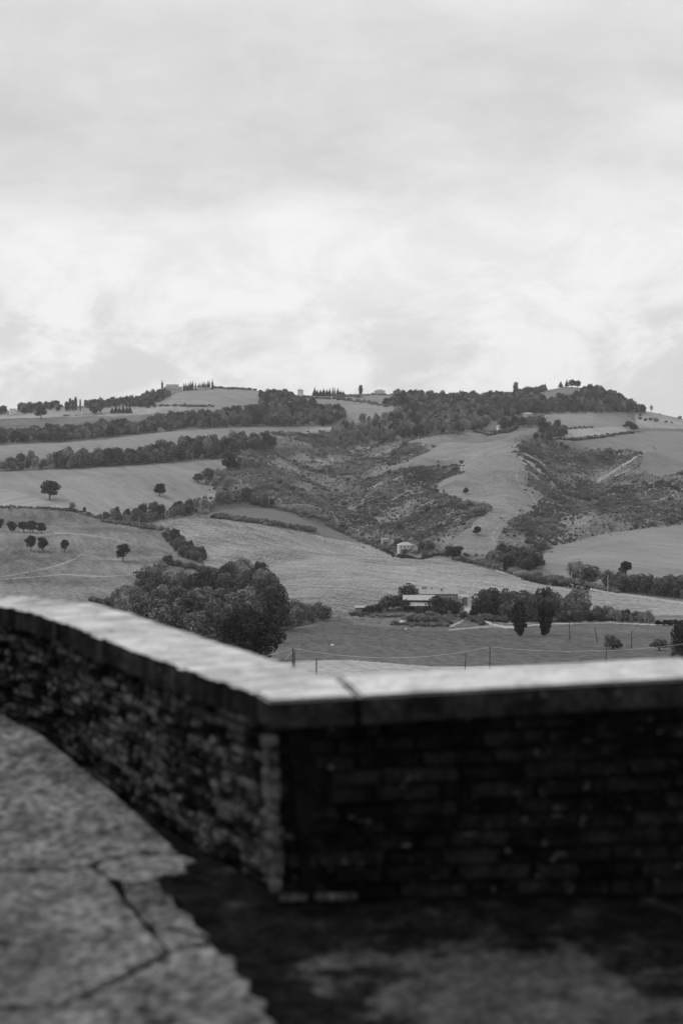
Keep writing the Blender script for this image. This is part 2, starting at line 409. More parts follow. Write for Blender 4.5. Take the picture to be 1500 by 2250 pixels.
LINES = [  # object name, line in the picture, width in picture pixels, material
 ('gravel_lane', [(1090,1254),(1130,1266),(1150,1272)], 3.5, 'track'),
 ('gravel_lane', [(1215,1276),(1290,1293),(1340,1302),(1420,1313),(1500,1325),(1600,1342)], 5.0, 'track'),
 ('farm_drive', [(1016,1330),(1030,1334),(1022,1348)], 11, 'track'),
 ('farm_drive', [(1050,1348),(1062,1362),(1080,1372),(1110,1378),(1150,1377)], 5, 'track'),
 ('farm_drive', [(1160,1374),(1210,1371),(1270,1369),(1340,1368),(1420,1372),(1500,1372)], 2.6, 'track'),
 ('farm_track', [(1028,1352),(1012,1366),(990,1376)], 4, 'path'),
 ('farm_track', [(985,1384),(1060,1378),(1090,1376)], 3, 'path'),
 ('field_track', [(0,1268),(60,1258),(120,1245),(165,1228),(182,1217)], 3.2, 'path'),
 ('field_track', [(0,1273),(70,1268),(140,1262),(230,1267),(300,1262)], 2.8, 'path'),
 ('field_track', [(120,1171),(180,1174),(240,1182),(290,1195)], 2.4, 'path'),
 ('field_track', [(180,1218),(230,1226),(262,1231)], 2.2, 'path'),
 ('field_track', [(1085,1195),(1082,1170),(1105,1148),(1150,1122),(1176,1105),(1165,1085),(1140,1064),(1134,1045),(1136,1028)], 3.4, 'path'),
 ('clay_scar', [(1136,984),(1160,1002),(1196,1022)], 5, 'clay'),
 ('clay_scar', [(1142,1004),(1180,1030),(1232,1078)], 5, 'clay'),
 ('clay_scar', [(1156,1034),(1190,1058),(1262,1082)], 4.5, 'clay'),
 ('clay_scar', [(1150,1015),(1172,1048),(1200,1062)], 3, 'clay'),
 ('clay_scar', [(1412,994),(1372,1020),(1315,1055)], 4.5, 'clay'),
 ('clay_scar', [(1396,1024),(1350,1046)], 3.5, 'clay'),
 ('clay_scar', [(1330,1000),(1390,996),(1412,993)], 3.5, 'clay'),
 ('clay_scar', [(1500,1074),(1470,1092),(1410,1108)], 3.5, 'clay'),
 ('clay_scar', [(1172,1120),(1160,1130)], 3.5, 'clay'),
 ('clay_scar', [(560,1098),(600,1108),(670,1128)], 6, 'clay'),
 ('clay_scar', [(822,1070),(850,1055),(876,1052)], 6, 'clay'),
 ('clay_scar', [(862,1098),(900,1075),(925,1066)], 3.5, 'clay'),
 ('clay_scar', [(700,1012),(718,1022)], 8, 'clay'),
 ('clay_scar', [(722,1000),(732,1012)], 5, 'clay'),
 ('clay_scar', [(900,1000),(915,997)], 5, 'clay'),
 ('clay_scar', [(960,1012),(1060,997),(1132,986)], 4, 'path'),
 ('stubble_edge', [(640,960),(690,945),(725,942)], 8, 'farlight'),
]
# face centres in the picture
fcx = 0.25*(PXg[:-1, :-1]+PXg[1:, :-1]+PXg[:-1, 1:]+PXg[1:, 1:]); fcy = 0.25*(PYg[:-1, :-1]+PYg[1:, :-1]+PYg[:-1, 1:]+PYg[1:, 1:])
fX = 0.25*(GX[:-1, :-1]+GX[1:, :-1]+GX[:-1, 1:]+GX[1:, 1:]); fY = 0.25*(GY[:-1, :-1]+GY[1:, :-1]+GY[:-1, 1:]+GY[1:, 1:])
fZ = 0.25*(GZ[:-1, :-1]+GZ[1:, :-1]+GZ[:-1, 1:]+GZ[1:, 1:])
fahead = ahead[:-1, :-1]
jx = fcx + 3.0*fbm(fX, fY, 24, 2, 77); jy = fcy + 1.5*fbm(fX, fY, 24, 2, 78)
zone = np.zeros(fcx.shape, np.int32)
kx = fcx + 11*fbm(fX, fY, 40, 3, 91); ky = fcy + 5*fbm(fX, fY, 40, 3, 92)
zone[in_poly(kx, ky, SCRUB_AREA) & fahead] = 1
zdefs = [('ground', 'rough'), ('scrub_slope', 'scrub')]
for name, poly, mat in ZONES:
    zdefs.append((name, mat)); rgd = name in ('spur_field', 'tilled_slope_field', 'upper_right_field', 'lower_right_field')
    zone[in_poly(kx if rgd else jx, ky if rgd else jy, poly) & fahead] = len(zdefs)-1
lines_done = {}
for name, line, w, mat in LINES:
    key = (name, mat)
    if key not in lines_done: zdefs.append(key); lines_done[key] = len(zdefs)-1
    ww = 0.75*w*np.clip(0.95+1.1*fbm(fX, fY, 26, 3, 5), 0.0, 2) if 'clay' in name else (w*np.clip(0.95+1.0*fbm(fX, fY, 35, 3, 6), 0.0, 1.6) if mat == 'path' else w)
    zone[(seg_dist(fcx, fcy, line) < ww*0.5) & fahead] = lines_done[key]
nr, nc = GX.shape
vid = np.arange(nr*nc).reshape(nr, nc)
quads = np.stack([vid[:-1, :-1], vid[:-1, 1:], vid[1:, 1:], vid[1:, :-1]], -1).reshape(-1, 4)
allv = np.stack([GX, GY, GZ], -1).reshape(-1, 3)
zf = zone.reshape(-1)
for k, (name, mat) in enumerate(zdefs):
    q = quads[zf == k]
    if len(q) == 0: print('EMPTY ZONE', name); continue
    u, inv = np.unique(q, return_inverse=True)
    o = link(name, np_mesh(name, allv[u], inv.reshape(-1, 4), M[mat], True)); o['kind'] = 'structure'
# ------------------------------------------------------------------ trees
L = {}
L['oak'] = leaf_mat('dark_leaves', 0.042, 0.145, 0.12, 30)
L['pale'] = leaf_mat('pale_leaves', 0.17, 0.27, 0.2)
L['cyp'] = leaf_mat('conifer_needles', 0.035, 0.06, 0.1)
L['deep'] = leaf_mat('deep_toned_leaves', 0.028, 0.042, 0.1)  # darkest leaf tone, for the lone, tall and big trees
L['olive'] = leaf_mat('olive_leaves', 0.11, 0.14, 0.25)
L['scrub'] = leaf_mat('scrub_leaves', 0.14, 0.24, 0.25, 38)
BARK = plain('bark', 0.09, 0.4, 4.0, 0.95, 0.6, 12)

def leaf_cloud(name, lobes, n, size, mat, seed, shell=0.62, flat=0.8, outward=0.9):
    """many leaf-clump quads spread through ellipsoid lobes (cx,cy,cz,rx,ry,rz)"""
    g = np.random.default_rng(seed); lob = np.array(lobes, float)
    wgt = (lob[:, 3]*lob[:, 4]*lob[:, 5])**(2/3); k = g.choice(len(lob), n, p=wgt/wgt.sum())
    d = g.normal(size=(n, 3)); d /= np.linalg.norm(d, axis=1)[:, None]
    rad = shell + (1.06-shell)*g.random(n)**0.6
    c = lob[k, :3] + d*rad[:, None]*lob[k, 3:]
    nrm = d*outward + g.normal(size=(n, 3))*0.55; nrm[:, 2] += 0.15; nrm /= np.linalg.norm(nrm, axis=1)[:, None]
    t = np.cross(nrm, g.normal(size=(n, 3))); t /= np.linalg.norm(t, axis=1)[:, None]
    b = np.cross(nrm, t)
    s = size*(0.55+0.9*g.random(n))[:, None]; s2 = s*flat
    j = lambda: 1+0.35*(g.random((n, 1))-0.5)
    # kite-like leaf clump with a bent middle
    bend = nrm*s*0.25*(g.random((n, 1))-0.3)
    P = np.stack([c-t*s*j(), c-b*s2*j()+bend, c+t*s*j(), c+b*s2*j()+bend], 1).reshape(-1, 3)
    P[:, 2] = np.maximum(P[:, 2], 0.02)
    return np_mesh(name, P, np.arange(4*n).reshape(n, 4), mat)
def oak_lobes(seed, low=0.14, w=0.5, k=11, top=1.0, spread=0.26):
    g = random.Random(seed); out = [(0, 0, (low+top)/2, w*0.62, w*0.62, (top-low)*0.36)]
    for i in range(k):
        a = i*2.399 + g.uniform(-0.5, 0.5); t = (i+0.5)/k
        z = low + 0.12 + (top-low-0.22)*t; prof = math.sin(math.pi*(0.18+0.74*t))**0.7
        r = w*prof*g.uniform(0.5, 0.78)
        q = g.uniform(0.75, 1.2)*spread
        out.append((math.cos(a)*r, math.sin(a)*r, z, q, q, q*0.72))
    return out
def trunk_mesh(name, seed, h=0.55, r=0.035, limbs=4, low=0.16):
    g = random.Random(seed); m = MB()
    m.tube([(0, 0, -0.08), (g.uniform(-.01, .01), 0, h*0.35), (g.uniform(-.03, .03), g.uniform(-.03, .03), h)], [r*1.35, r, r*0.45], 6)
    for i in range(limbs):
        a = i*2.4+g.random(); z = low+(h-low)*i/limbs*0.8
        m.tube([(0, 0, z), (math.cos(a)*.12, math.sin(a)*.12, z+.13), (math.cos(a)*.27, math.sin(a)*.27, z+.3)], [r*.6, r*.4, r*.15], 5)
    return m.mesh(name, BARK, True)
PROTO = {}   # kind -> list of (crown mesh, trunk mesh), unit height, unit width
def proto(kind, crowns, trunks): PROTO[kind] = list(zip(crowns, trunks))
TR = [trunk_mesh('trunk', 50+i) for i in range(3)]
proto('oak', [leaf_cloud('crown', oak_lobes(i, 0.08+0.03*(i % 3), 0.47, 13+i % 5, 1.0, 0.20), 1900, 0.036, L['oak'], i) for i in range(6)], [TR[i % 3] for i in range(6)])
proto('pale', [leaf_cloud('crown', oak_lobes(20+i, 0.08, 0.40, 10, 1.0, 0.21), 1300, 0.040, L['pale'], 20+i) for i in range(3)], TR)
def wild_lobes(seed, low=0.26, w=0.5, k=15):
    g = random.Random(seed); out = []; lean = g.uniform(-.1, .1)
    for i in range(k):
        t = g.random(); a = i*2.399+g.uniform(-.8, .8); prof = math.sin(math.pi*(.22+.68*t))**.8
        r = w*prof*g.uniform(.15, .78); q = g.uniform(.13, .24)
        out.append((math.cos(a)*r+lean*t, math.sin(a)*r, low+.08+(1-low-.2)*t, q*g.uniform(.9, 1.4), q*g.uniform(.9, 1.3), q*.75))
    return out
proto('field', [leaf_cloud('crown', wild_lobes(40+i, 0.2+.025*(i % 4), .48, 14+i), 2800, 0.034, L['deep'], 40+i, 0.5) for i in range(7)],
      [trunk_mesh('trunk', 70+i, 0.62, 0.034, 6, 0.16) for i in range(7)])
proto('big', [leaf_cloud('crown', oak_lobes(60+i, 0.06, 0.47, 18, 1.0, 0.17)+wild_lobes(64+i, .05, .52, 20), 15000, 0.021, L['deep'], 60+i, 0.5) for i in range(2)],
      [trunk_mesh('trunk', 80+i, 0.6, 0.03, 6, 0.16) for i in range(2)])
def tall_lobes(seed):
    g = random.Random(seed); out = []
    for i in range(26):
        t = (i+.5)/26; w = .42*math.sin(math.pi*(.12+.80*t))**.8*(.55+.45*min(1, t*2)); a = i*2.4+g.random(); q = g.uniform(.11, .2)
        out.append((math.cos(a)*w*g.uniform(.3, .95), math.sin(a)*w*g.uniform(.3, .95), .06+.88*t, q, q, q*.55))
    return out
proto('tall', [leaf_cloud('crown', tall_lobes(90+i), 7000, 0.026, L['deep'], 90+i, 0.35) for i in range(2)], TR[:2])
proto('olive', [leaf_cloud('crown', wild_lobes(100+i, 0.0 if i == 0 else 0.30, 0.46, 30), 4500, 0.030, L['olive'], 100+i, 0.5) for i in range(2)],
      [trunk_mesh('trunk', 110+i, 0.55, 0.05, 5, 0.2) for i in range(2)])
cyl = [(0, 0, .08+.1*i, .34-.0*i if i < 5 else .34-.065*(i-4), .34 if i < 5 else .34-.065*(i-4), .1) for i in range(9)] + [(0, 0, .95, .08, .08, .07)]
proto('cypress', [leaf_cloud('crown', cyl, 900, 0.045, L['cyp'], 120+i, 0.5, 0.6) for i in range(2)], TR[:2])
cone = [(0, 0, .1+.085*i, .46*(1-i/10.5), .46*(1-i/10.5), .07) for i in range(10)] + [(0, 0, .96, .05, .05, .05)]
proto('conifer', [leaf_cloud('crown', cone, 1100, 0.045, L['cyp'], 130+i, 0.45, 0.6) for i in range(2)], TR[:2])
pop = [(random.Random(i).uniform(-.06, .06), 0, .12+.095*i, .36-.02*abs(i-4), .36-.02*abs(i-4), .1) for i in range(9)]
proto('poplar', [leaf_cloud('crown', pop, 900, 0.05, L['oak'], 140+i, 0.45) for i in range(2)], TR[:2])
proto('shrub', [leaf_cloud('foliage', [(0, 0, .38, .42, .42, .34), (.2, .1, .55, .3, .3, .3), (-.22, -.05, .5, .28, .3, .3), (.05, -.2, .6, .28, .28, .32), (-.05, .2, .35, .35, .3, .3)], 700, 0.06, L['scrub'], 150+i, 0.5) for i in range(3)], [None]*3)
SPARSE = [leaf_cloud('crown', oak_lobes(160+i, 0.25, 0.42, 9, 1.0, 0.2), 420, 0.036, L['pale'], 160+i, 0.2) for i in range(2)]
proto('sparse', SPARSE, [trunk_mesh('trunk', 170+i, 0.85, 0.03, 7, 0.2) for i in range(2)])

def put_tree(name, kind, loc, h, w, label, cat='tree', group=None, idx=None, rz=None, tilt=0.0):
    cr, tk = PROTO[kind][(idx if idx is not None else rnd.randrange(99)) % len(PROTO[kind])]
    root = empty(name, (loc[0], loc[1], loc[2]-0.1), rnd.uniform(0, 6.28) if rz is None else rz)
    root.scale = (w, w, h); root.rotation_euler[1] = tilt
    link('crown' if tk else 'foliage', cr, root)
    if tk: link('trunk', tk, root)
    return tag(root, label, cat, group)
def tree_at(name, kind, px, py, hpx, wpx, label, cat='tree', group=None, **kw):
    p = hit1(px, py); k = p.y/F
    return put_tree(name, kind, p, hpx*k, wpx*k/0.95, label, cat, group, **kw)

ORD = ['first', 'second', 'third', 'fourth', 'fifth', 'sixth', 'seventh', 'eighth', 'ninth', 'tenth', 'eleventh', 'twelfth', 'thirteenth', 'fourteenth', 'fifteenth']
LONE = [
 ('oak_tree', 'field', 110, 1099, 42, 46, 'broad dark oak at the corner of pale striped field at far left', 'tree', None),
 ('oak_tree', 'field', 351, 1089, 27, 29, 'lone round oak in the middle of the harrowed field, left of centre', 'tree', None),
 ('oak_tree', 'field', 69, 1212, 34, 27, 'left tree of the touching pair in the lower left pasture', 'tree', None),
 ('oak_tree', 'field', 95, 1212, 37, 28, 'right tree of the touching pair in the lower left pasture', 'tree', None),
 ('oak_tree', 'field', 142, 1213, 27, 21, 'small lone tree just right of the pair in the lower left pasture', 'tree', None),
 ('oak_tree', 'field', 271, 1234, 38, 35, 'lone round tree right of the pasture tracks, above the dark grove', 'tree', None),
 ('oak_tree', 'field', 505, 1031, 38, 40, 'dark spreading tree at the right end of the harrowed field', 'tree', None),
 ('pale_tree', 'pale', 538, 1031, 24, 20, 'small pale tree right of dark spreading tree by the scrub', 'tree', None),
 ('oak_tree', 'field', 1022, 1086, 15, 13, 'tiny lone tree high on the grassy spur between the gullies', 'tree', None),
 ('oak_tree', 'field', 1047, 1177, 20, 20, 'small dark tree low on grassy spur, right above the white house', 'tree', None),
 ('oak_tree', 'field', 1372, 1264, 31, 31, 'lone round tree in the lower right field above the lane hedge', 'tree', None),
 ('oak_tree', 'field', 994, 1231, 36, 46, 'big dark rounded tree right of the white house garden', 'tree', None),
 ('oak_tree', 'field', 1118, 1260, 42, 32, 'dark egg shaped tree beside the gravel lane, below the spur', 'tree', None),
 ('oak_tree', 'tall', 1142, 1398, 82, 44, 'left of two tall dark trees standing in the ploughed field', 'tree', None),
 ('oak_tree', 'tall', 1196, 1396, 80, 44, 'right of two tall dark trees standing in the ploughed field', 'tree', None),
 ('olive_tree', 'olive', 1345, 1426, 33, 44, 'pale topped bushy olive leaning in the ploughed field', 'tree', None),
 ('olive_tree', 'olive', 1447, 1430, 28, 40, 'flat topped olive with bare trunk near the right edge', 'tree', None),
 ('oak_tree', 'big', 1512, 1452, 92, 84, 'large dark tree cut by the right edge above parapet', 'tree', None),
 ('oak_tree', 'big', 545, 1452, 122, 140, 'largest nearest dark oak rising just behind the parapet corner', 'tree', None),
 ('pine_tree', 'poplar', 1132, 864, 30, 17, 'tallest upright tree on the wooded skyline, right of centre', 'tree', None),
 ('pine_tree', 'conifer', 1197, 853, 15, 12, 'small pointed tree at the left end of the hilltop field', 'tree', None),
 ('pine_tree', 'conifer', 1231, 848, 15, 13, 'leftmost pointed conifer standing on the bare hilltop', 'tree', None),
 ('pine_tree', 'conifer', 1244, 848, 17, 10, 'thin dark conifer next to round clump on the bare hilltop', 'tree', None),
 ('oak_tree', 'oak', 1256, 849, 17, 18, 'left of two round trees on the bare hilltop', 'tree', None),
 ('oak_tree', 'oak', 1268, 850, 16, 18, 'right of two round trees on the bare hilltop', 'tree', None),
 ('oak_tree', 'poplar', 792, 867, 21, 13, 'lone upright tree on the skyline left of the villa', 'tree', None),
 ('oak_tree', 'field', 91, 921, 28, 26, 'dark tree standing in far meadow at left, below skyline', 'tree', None),
 ('oak_tree', 'oak', 211, 911, 26, 26, 'dark dense tree in the far meadow, left of the sheds', 'tree', None),
 ('oak_tree', 'oak', 222, 908, 34, 16, 'taller narrow tree beside the dense one in far meadow', 'tree', None),
 ('oak_tree', 'oak', 205, 908, 22, 22, 'round tree behind the dense one in far meadow', 'tree', None),
 ('oak_tree', 'field', 1378, 940, 15, 24, 'flat dark tree at the right corner of the sloping field', 'tree', None),
 ('oak_tree', 'field', 1392, 948, 18, 20, 'rounded tree just below the flat one, by the pale bank', 'tree', None),
 ('oak_tree', 'sparse', 1430, 906, 16, 12, 'thin lone tree on the right skyline beyond the wooded hill', 'tree', None),
 ('oak_tree', 'oak', 897, 1327, 44, 46, 'large tree left of the farmhouse, above the barn roof', 'tree', None),
 ('oak_tree', 'oak', 962, 1360, 50, 54, 'dense dark tree in front of the farmhouse wall', 'tree', None),
 ('oak_tree', 'oak', 1000, 1356, 36, 34, 'rounded tree at the right corner of the farmhouse yard', 'tree', None),
 ('oak_tree', 'oak', 850, 1344, 34, 42, 'spreading tree left of the low barn at the farm', 'tree', None),
 ('oak_tree', 'oak', 890, 1346, 28, 26, 'small tree against the left end of the barn', 'tree', None),
 ('oak_tree', 'oak', 812, 1350, 18, 26, 'low tree at the far left of the farm mound', 'tree', None),
 ('oak_tree', 'oak', 830, 1350, 20, 26, 'low round tree between the small shed and the barn trees', 'tree', None),
 ('oak_tree', 'oak', 1043, 1360, 28, 26, 'rounded bush tree between the two farm drives', 'tree', None),
 ('oak_tree', 'oak', 925, 1358, 26, 34, 'dark tree hiding the middle of the barn front', 'tree', None),
 ('oak_tree', 'oak', 982, 1348, 34, 34, 'dark tree against the farmhouse door side', 'tree', None),
 ('oak_tree', 'oak', 875, 1338, 30, 34, 'rounded tree behind the left end of the barn', 'tree', None),
 ('oak_tree', 'oak', 1062, 1352, 30, 32, 'rounded tree at the bend of the white farm drive', 'tree', None),
 ('oak_tree', 'oak', 1018, 1362, 18, 24, 'low bush tree where the farm track leaves the drive', 'tree', None),
 ('oak_tree', 'oak', 945, 1364, 22, 30, 'low dense tree on the bank below the farmhouse', 'tree', None),
 ('bare_tree', 'sparse', 932, 1316, 30, 18, 'thin nearly bare tree behind the barn at the farm', 'tree', None),
 ('bare_tree', 'sparse', 1252, 1277, 46, 26, 'leftmost ivy clad half bare tree above the lane', 'tree', None),
 ('bare_tree', 'sparse', 1270, 1280, 52, 34, 'tallest half bare tree with open branches above the lane', 'tree', None),
 ('oak_tree', 'oak', 1293, 1287, 44, 52, 'broad ivy covered tree right of the half bare trees', 'tree', None),
 ('oak_tree', 'oak', 1262, 1276, 26, 18, 'ivy clump at the foot of the half bare trees', 'tree', None),
 ('pale_tree', 'sparse', 1333, 1292, 42, 24, 'thin pale tree at the left end of the lane hedge', 'tree', None),
 ('oak_tree', 'oak', 874, 1208, 21, 22, 'dark round tree left of the white valley house', 'tree', None),
 ('oak_tree', 'oak', 925, 1212, 20, 20, 'dark tree right of the white valley house', 'tree', None),
 ('oak_tree', 'oak', 888, 1218, 13, 15, 'small round bush tree in front of white valley house', 'tree', None),
 ('oak_tree', 'oak', 944, 1213, 22, 24, 'second dark tree right of the white valley house', 'tree', None),
 ('oak_tree', 'oak', 458, 1054, 24, 28, 'round tree at the inner bend of the harrowed field', 'tree', None),
 ('oak_tree', 'oak', 436, 1060, 20, 26, 'lower bush tree at the left of the field bend', 'tree', None),
 ('pale_tree', 'pale', 159, 1121, 17, 16, 'pale shrubby tree at the tip of the pale striped field', 'tree', None),
 ('oak_tree', 'oak', 186, 1126, 12, 9, 'tiny dark tree on the hedge right of pale shrubby tree', 'tree', None),
 ('oak_tree', 'oak', 369, 1247, 28, 28, 'round tree above the grove at its upper left end', 'tree', None),
 ('pale_tree', 'pale', 350, 1290, 56, 54, 'large paler rounded tree at upper left of the grove', 'tree', None),
 ('oak_tree', 'oak', 282, 1330, 44, 46, 'round tree standing up at the left end of the grove', 'tree', None),
]
for nm, kd, px, py, h, w, lab, cat, grp in LONE: tree_at(nm, kd, px, py, h, w, lab, cat, grp, idx=(0 if px == 1345 else 1) if kd == 'olive' else None)
for i, (x, y, h, w) in enumerate(((-2,1168,34,26),(26,1169,25,25),(53,1170,24,27),(73,1171,27,27),(92,1172,23,24))):
    tree_at('oak_tree', 'field', x, y, h, w, ORD[i]+' dark tree from the left in the short row at pasture edge', 'tree', 'row of pasture trees')
for i, x in enumerate((404, 408, 412, 416, 420, 424, 430, 436, 440, 445, 449, 453, 457, 460, 467)):
    tree_at('cypress_tree', 'cypress', x, 859-0.05*(x-400), (17, 18, 15, 19, 20, 21, 17, 15, 16)[i % 9]+(3 if x > 465 else 0), 7.5, ORD[i]+' slim dark cypress from the left in the row beside the hilltop church', 'tree', 'cypress row on the hill')
for i, x in enumerate((691, 697, 704, 711, 718, 724, 731, 735, 742, 748, 754)):
    tree_at('conifer_tree', 'conifer' if x not in (731, 735) else 'cypress', x, 870, (19, 14, 15, 17, 15, 16, 20, 19, 17, 12, 11)[i], 13 if x not in (731, 735) else 6, ORD[i]+' dark conifer from the left in the skyline row right of small house', 'tree', 'conifer row on the skyline')
for i, (x, h, w) in enumerate(((148, 20, 16), (155, 27, 10), (161, 24, 9), (167, 30, 11), (177, 25, 6))):
    tree_at('poplar_tree', 'poplar', x, 902, h, w, ORD[i]+' upright poplar from the left in the cluster on far left skyline', 'tree', 'poplars on the far left')
for i, x in enumerate((247, 255, 263, 271, 279, 286)):
    tree_at('conifer_tree', 'conifer', x, 908, rnd.uniform(13, 21), 13, ORD[i]+' dark conifer from the left in the row by far meadow road', 'tree', 'conifers by the meadow road')
for i, x in enumerate((1445, 1458, 1470, 1483, 1496)):
    tree_at('olive_tree', 'field', x, 1375, 14, 18, ORD[i]+' small olive from the left in the row along the drive at right', 'tree', 'olive row along the drive')
for i, (x, y, w) in enumerate(sorted(((1405,922,9),(1417,925,9),(1428,924,10),(1440,927,13),(1462,929,8),(1474,930,6),(1405,914,7),(1492,921,10),(1448,911,4)))):
    tree_at('shrub', 'shrub', x, y, w*0.8, w, ORD[i]+' small dark bush from the left dotted along right skyline fields', 'bush', 'bushes on right skyline fields')

# woods and hedgerows: outline of the ground they stand on, height range, spacing, share of pale trees
WOODS = [
 ('dark tree in the grove below the hay field', [(228,1375),(320,1310),(345,1296),(470,1296),(535,1264),(585,1284),(612,1325),(640,1350),(738,1360),(620,1382),(560,1392),(480,1408),(380,1412),(280,1388),(215,1372)], (6.5, 13), 7.0, 0.20, 'grove below the hay field'),
 ('small tree in the strip left of the hay field', [(358,1178),(382,1172),(412,1200),(452,1228),(440,1238),(400,1225)], (4, 6.5), 4.0, 0.2, 'strip beside the hay field'),
 ('tree in the hedgerow between harrowed field and pasture', [(212,1142),(240,1136),(330,1132),(400,1120),(452,1108),(462,1118),(400,1136),(330,1148),(280,1152)], (5, 9), 6.0, 0.35, 'hedgerow above the pasture'),
 ('dark tree in the clump above the dark field', [(470,1104),(500,1094),(545,1096),(600,1112),(585,1116),(540,1106),(490,1112)], (7, 11), 5.5, 0.05, 'clump above the dark field'),
 ('tree in the long hedgerow behind the harrowed field', [(-160,1040),(0,1036),(150,1030),(300,1021),(430,1012),(490,1006),(560,996),(600,985),(575,968),(480,976),(400,990),(250,1008),(150,1014),(0,1022),(-160,1028)], (8, 15), 7.5, 0.24, 'lower left hedgerow'),
 ('tree in the upper wooded band under the knoll', [(-160,978),(0,976),(150,970),(270,958),(400,944),(560,937),(720,937),(755,922),(745,908),(690,898),(650,885),(640,872),(570,873),(575,905),(480,914),(400,922),(280,938),(150,954),(0,962),(-160,966)], (8, 14), 8.0, 0.14, 'upper wooded band'),
 ('leafy tree in the mixed wood at the head of the gully', [(735,968),(755,945),(800,930),(860,918),(900,900),(960,898),(1000,908),(1075,930),(1060,945),(960,953),(900,962),(850,970),(800,975)], (8, 13), 8.0, 0.5, 'mixed wood at gully head'),
 ('tree in the wood covering the right hilltop', [(838,892),(870,884),(960,886),(1040,884),(1110,880),(1160,872),(1180,884),(1250,882),(1300,858),(1345,872),(1400,900),(1412,908),(1360,907),(1200,909),(1150,912),(1080,926),(1000,908),(930,896)], (8, 13), 8.5, 0.08, 'wood on the right hill'),
 ('tree in the clump at the mouth of the right gully', [(1070,1228),(1100,1214),(1150,1222),(1192,1246),(1160,1260),(1080,1242)], (5.5, 9), 5.5, 0.15, 'clump at right gully mouth'),
 ('dark tree in the hedge beside the gravel lane', [(1325,1290),(1400,1294),(1500,1304),(1700,1320),(1700,1334),(1500,1316),(1400,1305),(1330,1297)], (6, 9), 4.6, 0.08, 'hedge beside the lane'),
 ('tree in the copse right of the farmhouse', [(1048,1346),(1090,1338),(1160,1340),(1200,1350),(1260,1352),(1290,1362),(1200,1366),(1120,1366),(1070,1358)], (5.5, 9.5), 4.6, 0.12, 'copse right of the farm'),
 ('low bushy tree along the drive right of the copse', [(1230,1362),(1290,1352),(1350,1352),(1420,1362),(1425,1370),(1330,1368),(1240,1368)], (2.6, 4.2), 3.2, 0.5, 'bushy trees along the drive'),
 ('tree in the clump at the corner of the spur field', [(1172,968),(1185,955),(1190,938),(1215,942),(1245,948),(1240,962),(1205,968)], (6, 10), 7.0, 0.15, 'clump at the spur corner'),
 ('tree on the far left skyline', [(-160,900),(0,898),(140,888),(200,885),(290,880),(292,892),(200,899),(140,904),(60,910),(0,913),(-160,918)], (7, 12), 9.5, 0.1, 'far left skyline trees'),
 ('tree on the wooded slope left of the hilltop church', [(285,892),(310,882),(345,866),(366,864),(372,874),(350,884),(325,897)], (8, 12), 7.5, 0.12, 'slope left of the church'),
 ('tree on the skyline between villa and bare hilltop', [(855,866),(880,862),(960,862),(1040,862),(1110,860),(1180,854),(1200,858),(1170,874),(1100,880),(960,884),(880,884)], (7, 12), 9, 0.1, 'skyline between the hills'),
 ('shade tree in the row below the terraced house', [(1095,936),(1125,932),(1185,926),(1192,934),(1130,942),(1100,944)], (7, 10), 9, 0.0, 'row below the terraced house'),
]
cand = []   # x, y, z, h, w, pale, wood index
for wi, (lab, poly, (h0, h1), sp, pshare, grp) in enumerate(WOODS):
    m = in_poly(fcx, fcy, poly) & fahead
    if 'band' in lab or 'long hedgerow' in lab or 'skyline' in lab: m &= fbm(fX, fY, 38, 2, 310+wi) > -0.40
    if wi == 0: m &= fbm(fX, fY, 26, 2, 333) > -0.22
    X, Y, Z = fX[m], fY[m], fZ[m]
    if len(X) == 0: print('EMPTY WOOD', wi); continue
    cell = {}; order = rng.permutation(len(X))
    for i in order:
        x, y = X[i], Y[i]; k = (int(x//sp), int(y//sp)); ok = True
        for a in (-1, 0, 1):
            for b in (-1, 0, 1):
                for (u, w_) in cell.get((k[0]+a, k[1]+b), ()):
                    if (u-x)**2+(w_-y)**2 < sp*sp: ok = False; break
        if not ok: continue
        cell.setdefault(k, []).append((x, y))
        h = rnd.uniform(h0*0.72, h1*1.05)*(1.2 if rnd.random() < 0.1 else 1.0); pale = rnd.random() < pshare
        qx = CX+F*x/y
        if 'far left skyline' in lab and (12 < qx < 46 or 140 < qx < 190): continue
        if wi == 0:
            if qx > 618: h *= 0.52
        cand.append((x, y, Z[i], h, h*(rnd.uniform(0.62, 0.85) if pale else rnd.uniform(0.78, 1.15)), pale, wi))
